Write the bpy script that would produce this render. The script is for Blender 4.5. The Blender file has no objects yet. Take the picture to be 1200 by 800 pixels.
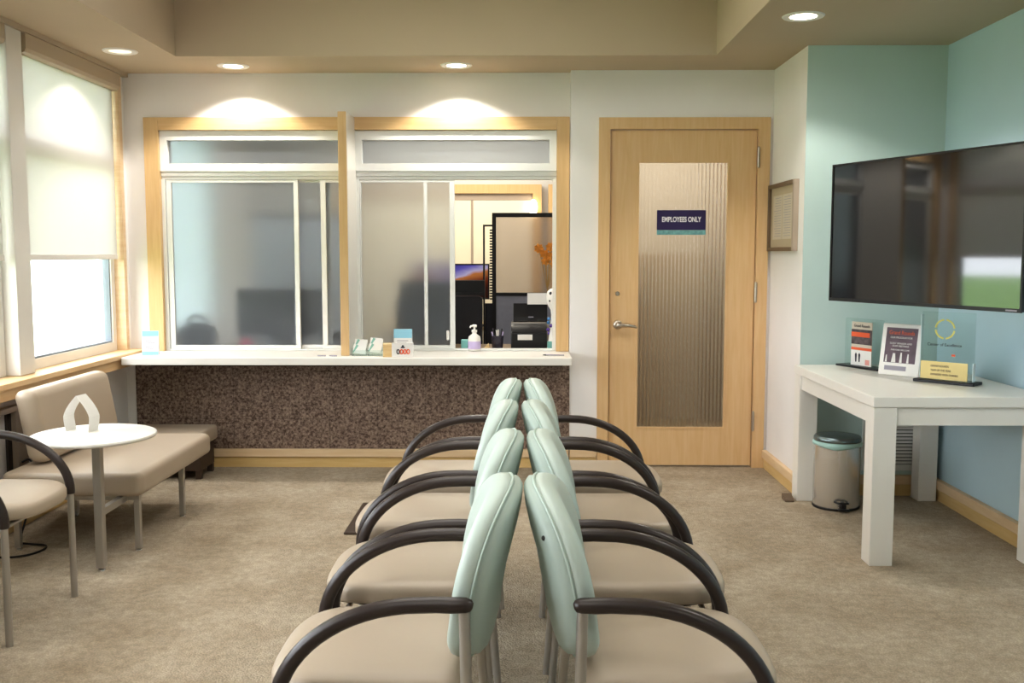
import bpy, bmesh, math, random
from mathutils import Vector, Matrix
random.seed(7)
PI = math.pi
scene = bpy.context.scene
COL = scene.collection

# ------------------------------------------------------------------ materials
def lin(c):
    return c / 12.92 if c <= 0.04045 else ((c + 0.055) / 1.055) ** 2.4
def rgb(h):
    h = h.lstrip('#')
    return tuple(lin(int(h[i:i + 2], 16) / 255) for i in (0, 2, 4)) + (1.0,)

def mat(name, color, rough=0.5, metal=0.0, var=0.0, vscale=6.0, bump=0.0, bscale=200.0, spec=0.5, coat=0.0,
        sheen=0.0, emit=None, estr=0.0, trans=0.0, ior=1.45):
    m = bpy.data.materials.new(name); m.use_nodes = True
    nt = m.node_tree; b = nt.nodes['Principled BSDF']
    c = rgb(color) if isinstance(color, str) else color
    b.inputs['Base Color'].default_value = c
    b.inputs['Roughness'].default_value = rough
    b.inputs['Metallic'].default_value = metal
    b.inputs['Specular IOR Level'].default_value = spec
    b.inputs['Coat Weight'].default_value = coat
    b.inputs['Sheen Weight'].default_value = sheen
    b.inputs['Transmission Weight'].default_value = trans
    b.inputs['IOR'].default_value = ior
    if emit:
        b.inputs['Emission Color'].default_value = rgb(emit); b.inputs['Emission Strength'].default_value = estr
    tc = nt.nodes.new('ShaderNodeTexCoord')
    if var > 0:
        n = nt.nodes.new('ShaderNodeTexNoise'); n.inputs['Scale'].default_value = vscale; n.inputs['Detail'].default_value = 4
        nt.links.new(tc.outputs['Object'], n.inputs['Vector'])
        r = nt.nodes.new('ShaderNodeValToRGB')
        r.color_ramp.elements[0].position = 0.3; r.color_ramp.elements[1].position = 0.7
        r.color_ramp.elements[0].color = tuple(max(0, x * (1 - var)) for x in c[:3]) + (1,)
        r.color_ramp.elements[1].color = tuple(min(1, x * (1 + var)) for x in c[:3]) + (1,)
        nt.links.new(n.outputs['Fac'], r.inputs['Fac']); nt.links.new(r.outputs['Color'], b.inputs['Base Color'])
    if bump > 0:
        n2 = nt.nodes.new('ShaderNodeTexNoise'); n2.inputs['Scale'].default_value = bscale
        nt.links.new(tc.outputs['Object'], n2.inputs['Vector'])
        bp = nt.nodes.new('ShaderNodeBump'); bp.inputs['Strength'].default_value = bump; bp.inputs['Distance'].default_value = 0.004
        nt.links.new(n2.outputs['Fac'], bp.inputs['Height']); nt.links.new(bp.outputs['Normal'], b.inputs['Normal'])
    return m

def wood(name, c1, c2, stretch=(14, 14, 0.9), rough=0.42):
    m = mat(name, c1, rough); nt = m.node_tree; b = nt.nodes['Principled BSDF']
    tc = nt.nodes.new('ShaderNodeTexCoord'); mp = nt.nodes.new('ShaderNodeMapping')
    mp.inputs['Scale'].default_value = stretch
    n = nt.nodes.new('ShaderNodeTexNoise'); n.inputs['Scale'].default_value = 4; n.inputs['Detail'].default_value = 6
    n.inputs['Distortion'].default_value = 0.6
    r = nt.nodes.new('ShaderNodeValToRGB')
    r.color_ramp.elements[0].position = 0.3; r.color_ramp.elements[1].position = 0.72
    r.color_ramp.elements[0].color = rgb(c1); r.color_ramp.elements[1].color = rgb(c2)
    L = nt.links.new
    L(tc.outputs['Object'], mp.inputs['Vector']); L(mp.outputs['Vector'], n.inputs['Vector'])
    L(n.outputs['Fac'], r.inputs['Fac']); L(r.outputs['Color'], b.inputs['Base Color'])
    return m

def carpet_mat():
    m = mat('carpet', '#a0907a', 0.95, spec=0.1); nt = m.node_tree; b = nt.nodes['Principled BSDF']; L = nt.links.new
    tc = nt.nodes.new('ShaderNodeTexCoord')
    big = nt.nodes.new('ShaderNodeTexNoise'); big.inputs['Scale'].default_value = 3.2; big.inputs['Detail'].default_value = 6; big.inputs['Roughness'].default_value = 0.65
    mid = nt.nodes.new('ShaderNodeTexNoise'); mid.inputs['Scale'].default_value = 28; mid.inputs['Detail'].default_value = 3
    fine = nt.nodes.new('ShaderNodeTexVoronoi'); fine.inputs['Scale'].default_value = 150
    for n in (big, mid, fine): L(tc.outputs['Object'], n.inputs['Vector'])
    r1 = nt.nodes.new('ShaderNodeValToRGB'); r1.color_ramp.elements[0].position = 0.34; r1.color_ramp.elements[1].position = 0.66
    r1.color_ramp.elements[0].color = rgb('#a49580'); r1.color_ramp.elements[1].color = rgb('#bbae9a')
    r2 = nt.nodes.new('ShaderNodeValToRGB'); r2.color_ramp.elements[0].position = 0.35; r2.color_ramp.elements[1].position = 0.65
    r2.color_ramp.elements[0].color = (0.88, 0.88, 0.88, 1); r2.color_ramp.elements[1].color = (1.08, 1.08, 1.08, 1)
    r3 = nt.nodes.new('ShaderNodeValToRGB'); r3.color_ramp.elements[0].position = 0.0; r3.color_ramp.elements[1].position = 0.6
    r3.color_ramp.elements[0].color = (1.12, 1.12, 1.12, 1); r3.color_ramp.elements[1].color = (0.80, 0.80, 0.80, 1)
    L(big.outputs['Fac'], r1.inputs['Fac']); L(mid.outputs['Fac'], r2.inputs['Fac']); L(fine.outputs['Distance'], r3.inputs['Fac'])
    def mul(a, c):
        x = nt.nodes.new('ShaderNodeMix'); x.data_type = 'RGBA'; x.blend_type = 'MULTIPLY'; x.inputs['Factor'].default_value = 1.0
        L(a, x.inputs['A']); L(c, x.inputs['B']); return x.outputs['Result']
    L(mul(mul(r1.outputs['Color'], r2.outputs['Color']), r3.outputs['Color']), b.inputs['Base Color'])
    bp = nt.nodes.new('ShaderNodeBump'); bp.inputs['Strength'].default_value = 0.6; bp.inputs['Distance'].default_value = 0.006
    L(fine.outputs['Distance'], bp.inputs['Height']); L(bp.outputs['Normal'], b.inputs['Normal'])
    return m

def speckle_mat():
    m = mat('speckled_panel', '#6e5a4e', 0.5, spec=0.3); nt = m.node_tree; b = nt.nodes['Principled BSDF']; L = nt.links.new
    tc = nt.nodes.new('ShaderNodeTexCoord')
    v = nt.nodes.new('ShaderNodeTexNoise'); v.inputs['Scale'].default_value = 72; v.inputs['Detail'].default_value = 3; v.inputs['Roughness'].default_value = 0.7
    r = nt.nodes.new('ShaderNodeValToRGB')
    r.color_ramp.elements[0].position = 0.36; r.color_ramp.elements[1].position = 0.68
    r.color_ramp.elements[0].color = rgb('#4c3a31'); r.color_ramp.elements[1].color = rgb('#a89484')
    e = r.color_ramp.elements.new(0.5); e.color = rgb('#7f6c60')
    br = nt.nodes.new('ShaderNodeTexBrick'); br.offset = 0.0
    br.inputs['Scale'].default_value = 1.0; br.inputs['Brick Width'].default_value = 0.305; br.inputs['Row Height'].default_value = 0.305
    br.inputs['Mortar Size'].default_value = 0.0016; br.inputs['Color1'].default_value = (1, 1, 1, 1); br.inputs['Color2'].default_value = (0.94, 0.94, 0.94, 1)
    br.inputs['Mortar'].default_value = (0.5, 0.5, 0.5, 1)
    mp = nt.nodes.new('ShaderNodeMapping'); mp.inputs['Rotation'].default_value = (-PI / 2, 0, 0)
    L(tc.outputs['Object'], mp.inputs['Vector']); L(mp.outputs['Vector'], br.inputs['Vector'])
    L(tc.outputs['Object'], v.inputs['Vector']); L(v.outputs['Fac'], r.inputs['Fac'])
    x = nt.nodes.new('ShaderNodeMix'); x.data_type = 'RGBA'; x.blend_type = 'MULTIPLY'; x.inputs['Factor'].default_value = 1.0
    L(r.outputs['Color'], x.inputs['A']); L(br.outputs['Color'], x.inputs['B']); L(x.outputs['Result'], b.inputs['Base Color'])
    return m

def clear_glass(name, tint=(1, 1, 1, 1), f=0.08):
    m = bpy.data.materials.new(name); m.use_nodes = True; nt = m.node_tree
    for n in list(nt.nodes): nt.nodes.remove(n)
    o = nt.nodes.new('ShaderNodeOutputMaterial'); t = nt.nodes.new('ShaderNodeBsdfTransparent'); g = nt.nodes.new('ShaderNodeBsdfGlossy')
    g.inputs['Roughness'].default_value = 0.02; t.inputs['Color'].default_value = tint
    lw = nt.nodes.new('ShaderNodeLayerWeight'); lw.inputs['Blend'].default_value = 0.5
    pw = nt.nodes.new('ShaderNodeMath'); pw.operation = 'POWER'; pw.inputs[1].default_value = 4.0
    sc = nt.nodes.new('ShaderNodeMath'); sc.operation = 'MULTIPLY_ADD'; sc.inputs[1].default_value = 0.6; sc.inputs[2].default_value = 0.03
    mx = nt.nodes.new('ShaderNodeMixShader'); L = nt.links.new
    L(lw.outputs['Facing'], pw.inputs[0]); L(pw.outputs[0], sc.inputs[0]); L(sc.outputs[0], mx.inputs['Fac']); L(t.outputs['BSDF'], mx.inputs[1]); L(g.outputs['BSDF'], mx.inputs[2]); L(mx.outputs['Shader'], o.inputs['Surface'])
    return m

def blind_mat(name, tr, fac):
    m = bpy.data.materials.new(name); m.use_nodes = True; nt = m.node_tree
    for n in list(nt.nodes): nt.nodes.remove(n)
    o = nt.nodes.new('ShaderNodeOutputMaterial'); d = nt.nodes.new('ShaderNodeBsdfDiffuse'); t = nt.nodes.new('ShaderNodeBsdfTranslucent')
    d.inputs['Color'].default_value = rgb('#e4e0d8'); t.inputs['Color'].default_value = tr
    mx = nt.nodes.new('ShaderNodeMixShader'); mx.inputs['Fac'].default_value = fac; L = nt.links.new
    L(d.outputs['BSDF'], mx.inputs[1]); L(t.outputs['BSDF'], mx.inputs[2]); L(mx.outputs['Shader'], o.inputs['Surface'])
    return m

def desert_screen():
    m = mat('desert_screen', '#000000', 0.3); nt = m.node_tree; b = nt.nodes['Principled BSDF']; L = nt.links.new
    tc = nt.nodes.new('ShaderNodeTexCoord'); sp = nt.nodes.new('ShaderNodeSeparateXYZ'); L(tc.outputs['Generated'], sp.inputs['Vector'])
    n = nt.nodes.new('ShaderNodeTexNoise'); n.inputs['Scale'].default_value = 4; L(tc.outputs['Generated'], n.inputs['Vector'])
    def math_(op, a, c):
        x = nt.nodes.new('ShaderNodeMath'); x.operation = op
        for i, q in enumerate((a, c)):
            if isinstance(q, (int, float)): x.inputs[i].default_value = q
            else: L(q, x.inputs[i])
        return x.outputs[0]
    dx = math_('ABSOLUTE', math_('SUBTRACT', sp.outputs['X'], 0.52), 0)
    s = math_('SUBTRACT', sp.outputs['Z'], math_('MULTIPLY', dx, 0.7))
    s = math_('ADD', s, math_('MULTIPLY', math_('SUBTRACT', n.outputs['Fac'], 0.5), 0.25))
    r = nt.nodes.new('ShaderNodeValToRGB'); r.color_ramp.elements[0].position = 0.0; r.color_ramp.elements[0].color = rgb('#3a1408')
    r.color_ramp.elements[1].position = 1.0; r.color_ramp.elements[1].color = rgb('#4b45a8')
    for p, c in ((0.3, '#8a3a16'), (0.52, '#d98a4a'), (0.6, '#d8cdf0'), (0.78, '#7a70d0')):
        e = r.color_ramp.elements.new(p); e.color = rgb(c)
    L(s, r.inputs['Fac']); L(r.outputs['Color'], b.inputs['Emission Color']); b.inputs['Emission Strength'].default_value = 0.5
    return m

M = {}
M['white_wall'] = mat('white_wall', '#e6e3e1', 0.75, var=0.02, vscale=3, bump=0.05, bscale=120)
M['beige_wall'] = mat('beige_wall', '#bdb7ac', 0.8, var=0.02)
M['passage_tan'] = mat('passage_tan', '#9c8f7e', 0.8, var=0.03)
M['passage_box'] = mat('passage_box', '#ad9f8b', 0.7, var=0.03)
M['cream_wall'] = mat('cream_wall', '#e6dcc6', 0.8, var=0.02)
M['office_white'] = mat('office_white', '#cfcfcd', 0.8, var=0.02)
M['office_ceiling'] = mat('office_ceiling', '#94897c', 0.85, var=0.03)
M['soffit'] = mat('soffit_paint', '#b9a992', 0.85, var=0.025, vscale=2)
M['teal'] = mat('teal_paint', '#bbd3dd', 0.7, var=0.03, vscale=2)
M['teal_back'] = mat('teal_paint_back', '#bfd2ce', 0.7, var=0.03, vscale=2)
M['carpet'] = carpet_mat()
M['speckle'] = speckle_mat()
M['maple'] = wood('maple_casing', '#c8a574', '#d2b283')
M['maple_h'] = wood('maple_rail', '#c8a574', '#d2b283', (0.9, 14, 14))
M['maple_y'] = wood('maple_sill', '#d6b284', '#dfc196', (14, 0.9, 14))
M['door_wood'] = wood('door_maple', '#d0ac7c', '#d8b88c')
M['base_wood'] = wood('baseboard_maple', '#cfae72', '#d8bb84', (1.2, 1.2, 12))
M['base_cap'] = wood('baseboard_cap_maple', '#d6b992', '#dfc6a2', (1.2, 1.2, 12))
M['white_lam'] = mat('white_laminate', '#e2dfd8', 0.35, var=0.01)
M['white_metal'] = mat('white_frame', '#dedfdc', 0.35, var=0.01)
M['win_frame'] = mat('window_frame_paint', '#dcd9d3', 0.5, var=0.01)
M['beige_metal'] = mat('beige_header', '#b9aa94', 0.5, var=0.01)
M['gasket'] = mat('dark_gasket', '#7c838a', 0.6, var=0.02)
M['glass'] = clear_glass('window_glass')
M['acrylic'] = clear_glass('clear_acrylic', (0.93, 0.97, 0.96, 1))
M['frost'] = mat('frosted_glass', '#cdd3da', 0.32, trans=0.92, ior=1.22, spec=0.35)
M['reed'] = mat('reeded_glass', '#f2ebde', 0.15, trans=1.0, ior=1.3, spec=0.4)
M['trans_panel'] = mat('cubicle_pane', '#cdc8c8', 0.25, trans=0.9, ior=1.15, spec=0.3)
M['blind'] = blind_mat('blind_fabric', (0.70, 0.70, 0.695, 1), 0.42)
M['mint'] = mat('mint_vinyl', '#bac7bf', 0.42, var=0.02, vscale=5, bump=0.06, bscale=400, spec=0.45)
M['mint_seam'] = mat('mint_piping', '#b0c0b7', 0.45, var=0.02)
M['mint_shell'] = mat('mint_back_vinyl', '#adbcb4', 0.45, var=0.02, bump=0.06, bscale=400)
M['taupe'] = mat('taupe_vinyl', '#ac9d8b', 0.40, var=0.025, vscale=4, bump=0.06, bscale=350, spec=0.45)
M['under'] = mat('dark_underside', '#3c332d', 0.7, var=0.03)
M['arm'] = mat('dark_brown_plastic', '#342b28', 0.33, var=0.04, spec=0.5)
M['steel'] = mat('satin_steel', '#b4b0aa', 0.36, 0.75, var=0.03)
M['chrome'] = mat('brushed_steel', '#dcdad6', 0.26, 0.8, var=0.03)
M['nickel'] = mat('satin_nickel', '#b8b0a4', 0.3, 1.0, var=0.02)
M['black'] = mat('black_plastic', '#17171a', 0.35, var=0.05)
M['black_soft'] = mat('black_fabric', '#232227', 0.75, var=0.06)
M['screen'] = mat('tv_screen', '#0a080d', 0.05, spec=0.9, var=0.02)
M['screen'].node_tree.nodes['Principled BSDF'].inputs['IOR'].default_value = 1.55
M['white'] = mat('white_paper', '#e2e0dc', 0.6, var=0.01)
M['white_pl'] = mat('white_plastic', '#e9e7e2', 0.35, var=0.01)
M['ink'] = mat('dark_ink', '#33303a', 0.6, var=0.02)
M['grey_ink'] = mat('grey_ink', '#9a96a0', 0.6, var=0.02)
M['purple'] = mat('purple_sign', '#2b1e4f', 0.45, var=0.03)
M['teal_band'] = mat('teal_band', '#6d9ea0', 0.5, var=0.25, vscale=60)
M['sign_white'] = mat('sign_letter', '#f0edf2', 0.5, var=0.01)
M['pale_blue'] = mat('pale_blue_paper', '#8dc0d2', 0.6, var=0.03)
M['teal_paper'] = mat('teal_paper', '#86b5a6', 0.6, var=0.05)
M['teal_box'] = mat('teal_box', '#79b3ae', 0.6, var=0.03)
M['orange'] = mat('orange_print', '#e0623a', 0.6, var=0.04)
M['gold'] = mat('gold_plate', '#d3c083', 0.4, 0.2, var=0.03)
M['gold_ring'] = mat('gold_ring', '#d6cf6e', 0.5, var=0.03)
M['poster'] = mat('poster_dark', '#5a4550', 0.4, var=0.35, vscale=14)
M['photo_print'] = mat('photo_print', '#554a4c', 0.4, var=0.5, vscale=40)
M['boxwood'] = wood('box_wood', '#d2b27c', '#dcc394', (2, 2, 16))
M['frame_brown'] = mat('picture_frame_brown', '#6e5c4a', 0.4, 0.3, var=0.04)
M['mat_board'] = mat('mat_board', '#b9aa90', 0.7, var=0.02)
M['frame_taupe'] = mat('picture_frame_side', '#a8998a', 0.4, var=0.03)
M['paper_page'] = mat('page', '#c9bfae', 0.6, var=0.03)
M['liner'] = mat('bin_liner', '#a9ccc6', 0.35, var=0.05)
M['lid'] = mat('bin_lid', '#7d8a8c', 0.25, 0.8, var=0.03)
M['grille_dark'] = mat('grille_dark', '#3a4046', 0.8, var=0.03)
M['rubber'] = mat('black_rubber', '#161412', 0.6, var=0.03)
M['bronze'] = mat('dark_bronze', '#4a3c32', 0.5, 0.3, var=0.05)
M['grey_fabric'] = mat('grey_blue_fabric', '#8f909c', 0.9, var=0.05, vscale=30)
M['grey_panel'] = mat('grey_panel', '#c2c6cc', 0.9, var=0.05, vscale=20)
M['desk'] = wood('desk_brown', '#8f7a62', '#a08a70', (1, 14, 14))
M['petal'] = mat('orange_petal', '#d08a35', 0.6, var=0.2, vscale=30)
M['stem'] = mat('dry_stem', '#9a7a44', 0.7, var=0.1)
M['vase'] = mat('vase_ceramic', '#c9c2b4', 0.3, var=0.03)
M['pink'] = mat('pink_red_cloth', '#e0305a', 0.6, var=0.08)
M['lilac'] = mat('lilac_label', '#c5b6dc', 0.5, var=0.03)
M['bead_blue'] = mat('blue_bead', '#4b7fb0', 0.25, var=0.1)
M['bead_purple'] = mat('purple_bead', '#5a3f94', 0.25, var=0.1)
M['bead_green'] = mat('green_bead', '#5fb09a', 0.25, var=0.1)
M['smoke'] = mat('smoked_plastic', '#4a4658', 0.2, trans=0.5, var=0.02)
M['lens'] = mat('lamp_lens', '#ffffff', 0.4, emit='#fff1d8', estr=9.0)
M['sconce'] = mat('sconce_glow', '#ffffff', 0.4, emit='#fff0d0', estr=6.0)
M['lens_dim'] = mat('lamp_reflector', '#e6e2da', 0.25, emit='#fff1d8', estr=0.9)
M['lawn'] = mat('lawn', '#7fa05c', 0.9, var=0.2, vscale=2)
M['siding'] = mat('white_siding', '#f4f4f4', 0.8, var=0.02)
M['desert'] = desert_screen()
M['softening_sheer'] = blind_mat('softening_sheer', (0.62, 0.66, 0.68, 1), 0.6)  # fabric added to dim the office daylight
M['acrylic_highlight'] = mat('acrylic_highlight', '#dfeaea', 0.15, var=0.02)  # pale colour stands in for light caught at the slab edges

# ------------------------------------------------------------------ shape helpers (each adds to a bmesh)
def B(): return bmesh.new()

def box(bm, x0, x1, y0, y1, z0, z1, bev=0.0, seg=2):
    v = [bm.verts.new((x, y, z)) for x in (x0, x1) for y in (y0, y1) for z in (z0, z1)]
    f = []
    for q in ((0, 1, 3, 2), (4, 6, 7, 5), (0, 4, 5, 1), (2, 3, 7, 6), (0, 2, 6, 4), (1, 5, 7, 3)):
        f.append(bm.faces.new([v[i] for i in q]))
    if bev > 0:
        e = {e for ff in f for e in ff.edges}
        bmesh.ops.bevel(bm, geom=list(e), offset=bev, segments=seg, affect='EDGES', profile=0.5)
    return bm

def tube(bm, pts, r, n=12, cap=True, flat=1.0, closed=False):
    pts = [Vector(p) for p in pts]; rs = r if isinstance(r, (list, tuple)) else [r] * len(pts)
    rings = []; ref = None
    N = len(pts)
    for i, p in enumerate(pts):
        if closed: t = (pts[(i + 1) % N] - pts[i - 1])
        else: t = (pts[min(i + 1, N - 1)] - pts[max(i - 1, 0)])
        t.normalize()
        if ref is None:
            ref = Vector((0, 1, 0)) if abs(t.y) < 0.9 else Vector((1, 0, 0))
        a = (ref - t * ref.dot(t)).normalized(); b = t.cross(a); ref = a
        rings.append([bm.verts.new(p + (a * math.cos(k * 2 * PI / n) * flat + b * math.sin(k * 2 * PI / n)) * rs[i]) for k in range(n)])
    for i in range(N - 1 + (1 if closed else 0)):
        A, C = rings[i], rings[(i + 1) % N]
        for k in range(n): bm.faces.new((A[k], A[(k + 1) % n], C[(k + 1) % n], C[k]))
    if cap and not closed:
        bm.faces.new(list(reversed(rings[0]))); bm.faces.new(rings[-1])
    return bm

def lathe(bm, prof, cx=0, cy=0, cz=0, n=32):
    rings = []
    for r, z in prof:
        if r < 1e-6: rings.append([bm.verts.new((cx, cy, cz + z))])
        else: rings.append([bm.verts.new((cx + r * math.cos(k * 2 * PI / n), cy + r * math.sin(k * 2 * PI / n), cz + z)) for k in range(n)])
    for A, C in zip(rings, rings[1:]):
        for k in range(n):
            k2 = (k + 1) % n
            if len(A) == 1 and len(C) == 1: continue
            if len(A) == 1: bm.faces.new((A[0], C[k2], C[k]))
            elif len(C) == 1: bm.faces.new((A[k], A[k2], C[0]))
            else: bm.faces.new((A[k], A[k2], C[k2], C[k]))
    return bm

def loft(bm, rings, close_first=True, close_last=True):
    vs = [[bm.verts.new(p) for p in r] for r in rings]; n = len(vs[0])
    for A, C in zip(vs, vs[1:]):
        for k in range(n): bm.faces.new((A[k], A[(k + 1) % n], C[(k + 1) % n], C[k]))
    if close_first: bm.faces.new(list(reversed(vs[0])))
    if close_last: bm.faces.new(vs[-1])
    return bm

def prism(bm, pts, axis, a, b):
    """extrude a 2-D outline along an axis between a and b"""
    def p3(p, t):
        return {'x': (t, p[0], p[1]), 'y': (p[0], t, p[1]), 'z': (p[0], p[1], t)}[axis]
    return loft(bm, [[p3(p, a) for p in pts], [p3(p, b) for p in pts]])

def ball(bm, c, r, sx=1, sy=1, sz=1, u=14, v=9):
    m = Matrix.Translation(c) @ Matrix.Diagonal((r * sx, r * sy, r * sz, 1))
    bmesh.ops.create_uvsphere(bm, u_segments=u, v_segments=v, radius=1.0, matrix=m); return bm

def frame_xz(bm, x0, x1, z0, z1, w, y0, y1, wb=None, wt=None):
    wb = w if wb is None else wb; wt = w if wt is None else wt
    box(bm, x0, x0 + w, y0, y1, z0, z1); box(bm, x1 - w, x1, y0, y1, z0, z1)
    box(bm, x0 + w, x1 - w, y0, y1, z0, z0 + wb); box(bm, x0 + w, x1 - w, y0, y1, z1 - wt, z1)
    return bm

# ------------------------------------------------------------------ object helpers
def root_loc(p):
    v = Vector((0, 0, 0))
    while p is not None:
        v += p.location; p = p.parent
    return v

def obj(name, bm, m, parent=None, smooth=False, world=True, kind=None, label=None):
    bmesh.ops.recalc_face_normals(bm, faces=bm.faces)
    if parent is not None and world: bmesh.ops.translate(bm, verts=bm.verts, vec=-root_loc(parent))
    me = bpy.data.meshes.new(name); bm.to_mesh(me); bm.free()
    me.materials.append(m)
    if smooth:
        for p in me.polygons: p.use_smooth = True
        try: me.set_sharp_from_angle(angle=math.radians(smooth if smooth is not True else 40))
        except Exception: pass
    o = bpy.data.objects.new(name, me); COL.objects.link(o)
    if parent is not None: o.parent = parent
    if kind: o['kind'] = kind
    if label: o['label'] = label
    return o

def thing(name, label, cat, loc=(0, 0, 0), rotz=0, group=None, kind=None):
    o = bpy.data.objects.new(name, None); COL.objects.link(o); o.empty_display_size = 0.1
    o.location = loc; o.rotation_euler = (0, 0, rotz); o['label'] = label; o['category'] = cat
    if group: o['group'] = group
    if kind: o['kind'] = kind
    return o

def tag(o, label, cat, group=None):
    o['label'] = label; o['category'] = cat
    if group: o['group'] = group
    return o

def struct(name, bm=None, m=None, label=None, cat=None, smooth=False, loc=None):
    if bm is None:
        o = bpy.data.objects.new(name, None); COL.objects.link(o); o.location = loc or (0, 0, 0)
    else: o = obj(name, bm, m, smooth=smooth)
    o['kind'] = 'structure'; o['label'] = label; o['category'] = cat
    return o

def dup(root, loc, rotz, label):
    r = root.copy(); COL.objects.link(r); r.location = loc; r.rotation_euler = (0, 0, rotz); r['label'] = label
    for ch in list(root.children):
        c = ch.copy(); COL.objects.link(c); c.parent = r
        for g in ch.children:
            d = g.copy(); COL.objects.link(d); d.parent = c
    return r

def lettering(name, body, size, m, parent, loc, rot=(PI / 2, 0, 0), align='CENTER', ext=0.0006, xs=1.0, bold=0.0):
    cu = bpy.data.curves.new(name, 'FONT'); cu.body = body; cu.size = size; cu.align_x = align; cu.align_y = 'CENTER'; cu.extrude = ext
    cu.offset = bold
    t = bpy.data.objects.new(name, cu); COL.objects.link(t)
    dg = bpy.context.evaluated_depsgraph_get(); me = bpy.data.meshes.new_from_object(t.evaluated_get(dg))
    bpy.data.objects.remove(t)
    me.materials.clear(); me.materials.append(m)
    me.transform(Matrix.Diagonal((xs, 1, 1, 1)))
    o = bpy.data.objects.new(name, me); COL.objects.link(o); o.parent = parent; o.location = loc; o.rotation_euler = rot
    return o

# ------------------------------------------------------------------ the room
CZ = 2.47            # soffit height
WX = -2.50           # window wall
RX = 2.30            # right wall
DY = 6.15            # door wall
WY = 6.23            # reception window wall
TY = 5.44            # teal alcove back wall
SX = 1.545           # white return wall
YB = -2.6            # rear of the room

b = B(); box(b, -3.2, RX + 0.1, YB - 0.1, 10.2, -0.1, 0.0)
struct('floor', b, M['carpet'], 'mottled beige carpet floor', 'floor')

b = B()
RL, RR, RB, RZ, RF = -1.98, 1.10, 5.70, 2.98, -1.6
box(b, WX - 0.15, RL, YB, WY + 0.2, CZ, RZ + 0.1)
box(b, RR, RX + 0.12, YB, WY + 0.2, CZ, RZ + 0.1)
box(b, RL, RR, RB, WY + 0.2, CZ, RZ + 0.1)
box(b, RL, RR, YB, RF, CZ, RZ + 0.1)
box(b, RL, RR, RF, RB, RZ, RZ + 0.1)
struct('ceiling', b, M['soffit'], 'beige ceiling with a raised recess and lower soffits around it', 'ceiling')

# reception window wall (opening X -2.28..0.215, Z 0.73..2.118)
b = B()
box(b, WX - 0.02, -2.33, WY, WY + 0.12, 0, CZ); box(b, 0.255, 0.30, WY, WY + 0.12, 0, CZ)
box(b, -2.33, 0.255, WY, WY + 0.12, 2.155, CZ); box(b, -2.33, 0.255, WY, WY + 0.12, 0, 0.68)
struct('wall_back', b, M['white_wall'], 'white wall around the sliding reception windows', 'wall')

b = B(); box(b, WX + 0.01, 0.298, DY - 0.005, WY - 0.001, 0.0, 0.685)
struct('wall_under_counter', b, M['speckle'], 'brown speckled panelled wall below the reception counter', 'wall')
b = B(); box(b, WX, -2.448, DY - 0.012, WY, 0, 0.685)
struct('trim_1', b, M['white_wall'], 'white strip of wall at the left end below the reception counter', 'wall')

# door wall (opening X .54..1.455, Z 0..2.11)
b = B()
box(b, 0.298, 0.51, DY, DY + 0.12, 0, CZ); box(b, 1.485, SX + 0.12, DY, DY + 0.12, 0, CZ); box(b, 0.51, 1.485, DY, DY + 0.12, 2.14, CZ)
struct('wall_door', b, M['white_wall'], 'white wall around the wooden employees door', 'wall')
b = B(); box(b, SX, SX + 0.1, TY + 0.004, DY, 0, CZ)
struct('wall_return', b, M['white_wall'], 'narrow white side wall between the door and the teal alcove', 'wall')
b = B(); box(b, SX, RX + 0.1, TY, TY + 0.0039, 0, CZ); box(b, SX + 0.101, RX + 0.1, TY + 0.0039, TY + 0.1, 0, CZ)
struct('wall_alcove', b, M['teal_back'], 'teal wall at the back of the alcove behind the white table', 'wall')
b = B(); box(b, RX, RX + 0.1, YB, TY, 0, CZ)
struct('wall_right', b, M['teal'], 'teal side wall behind the television', 'wall')
b = B(); box(b, WX, RX, YB - 0.1, YB, 0, CZ)
struct('wall_rear', b, M['white_wall'], 'white wall behind the camera position', 'wall')

# window wall: below the sill, above the heads, corner piece, piers
b = B()
box(b, WX - 0.16, WX, YB, WY, 0, 0.715)
box(b, WX - 0.16, WX, 6.17, WY + 0.1, 0.715, CZ)
struct('wall_left', b, M['white_wall'], 'white wall below the window sill', 'wall')
b = B(); box(b, WX - 0.16, WX + 0.035, YB, WY, 2.445, CZ + 0.02)
struct('trim_2', b, M['beige_metal'], 'beige header band running above the window blinds', 'trim')
b = B(); box(b, WX - 0.15, -2.40, YB, WY - 0.0, 0.715, 0.745, 0.004)
box(b, WX, -2.415, YB, DY, 0.66, 0.714)
struct('trim_3', b, M['maple_y'], 'pale maple window sill with apron', 'sill')
b = B(); box(b, WX - 0.14, WX + 0.012, 6.125, 6.168, 0.746, 2.444)
struct('trim_4', b, M['base_cap'], 'maple jamb strip at the window corner', 'trim')

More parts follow.
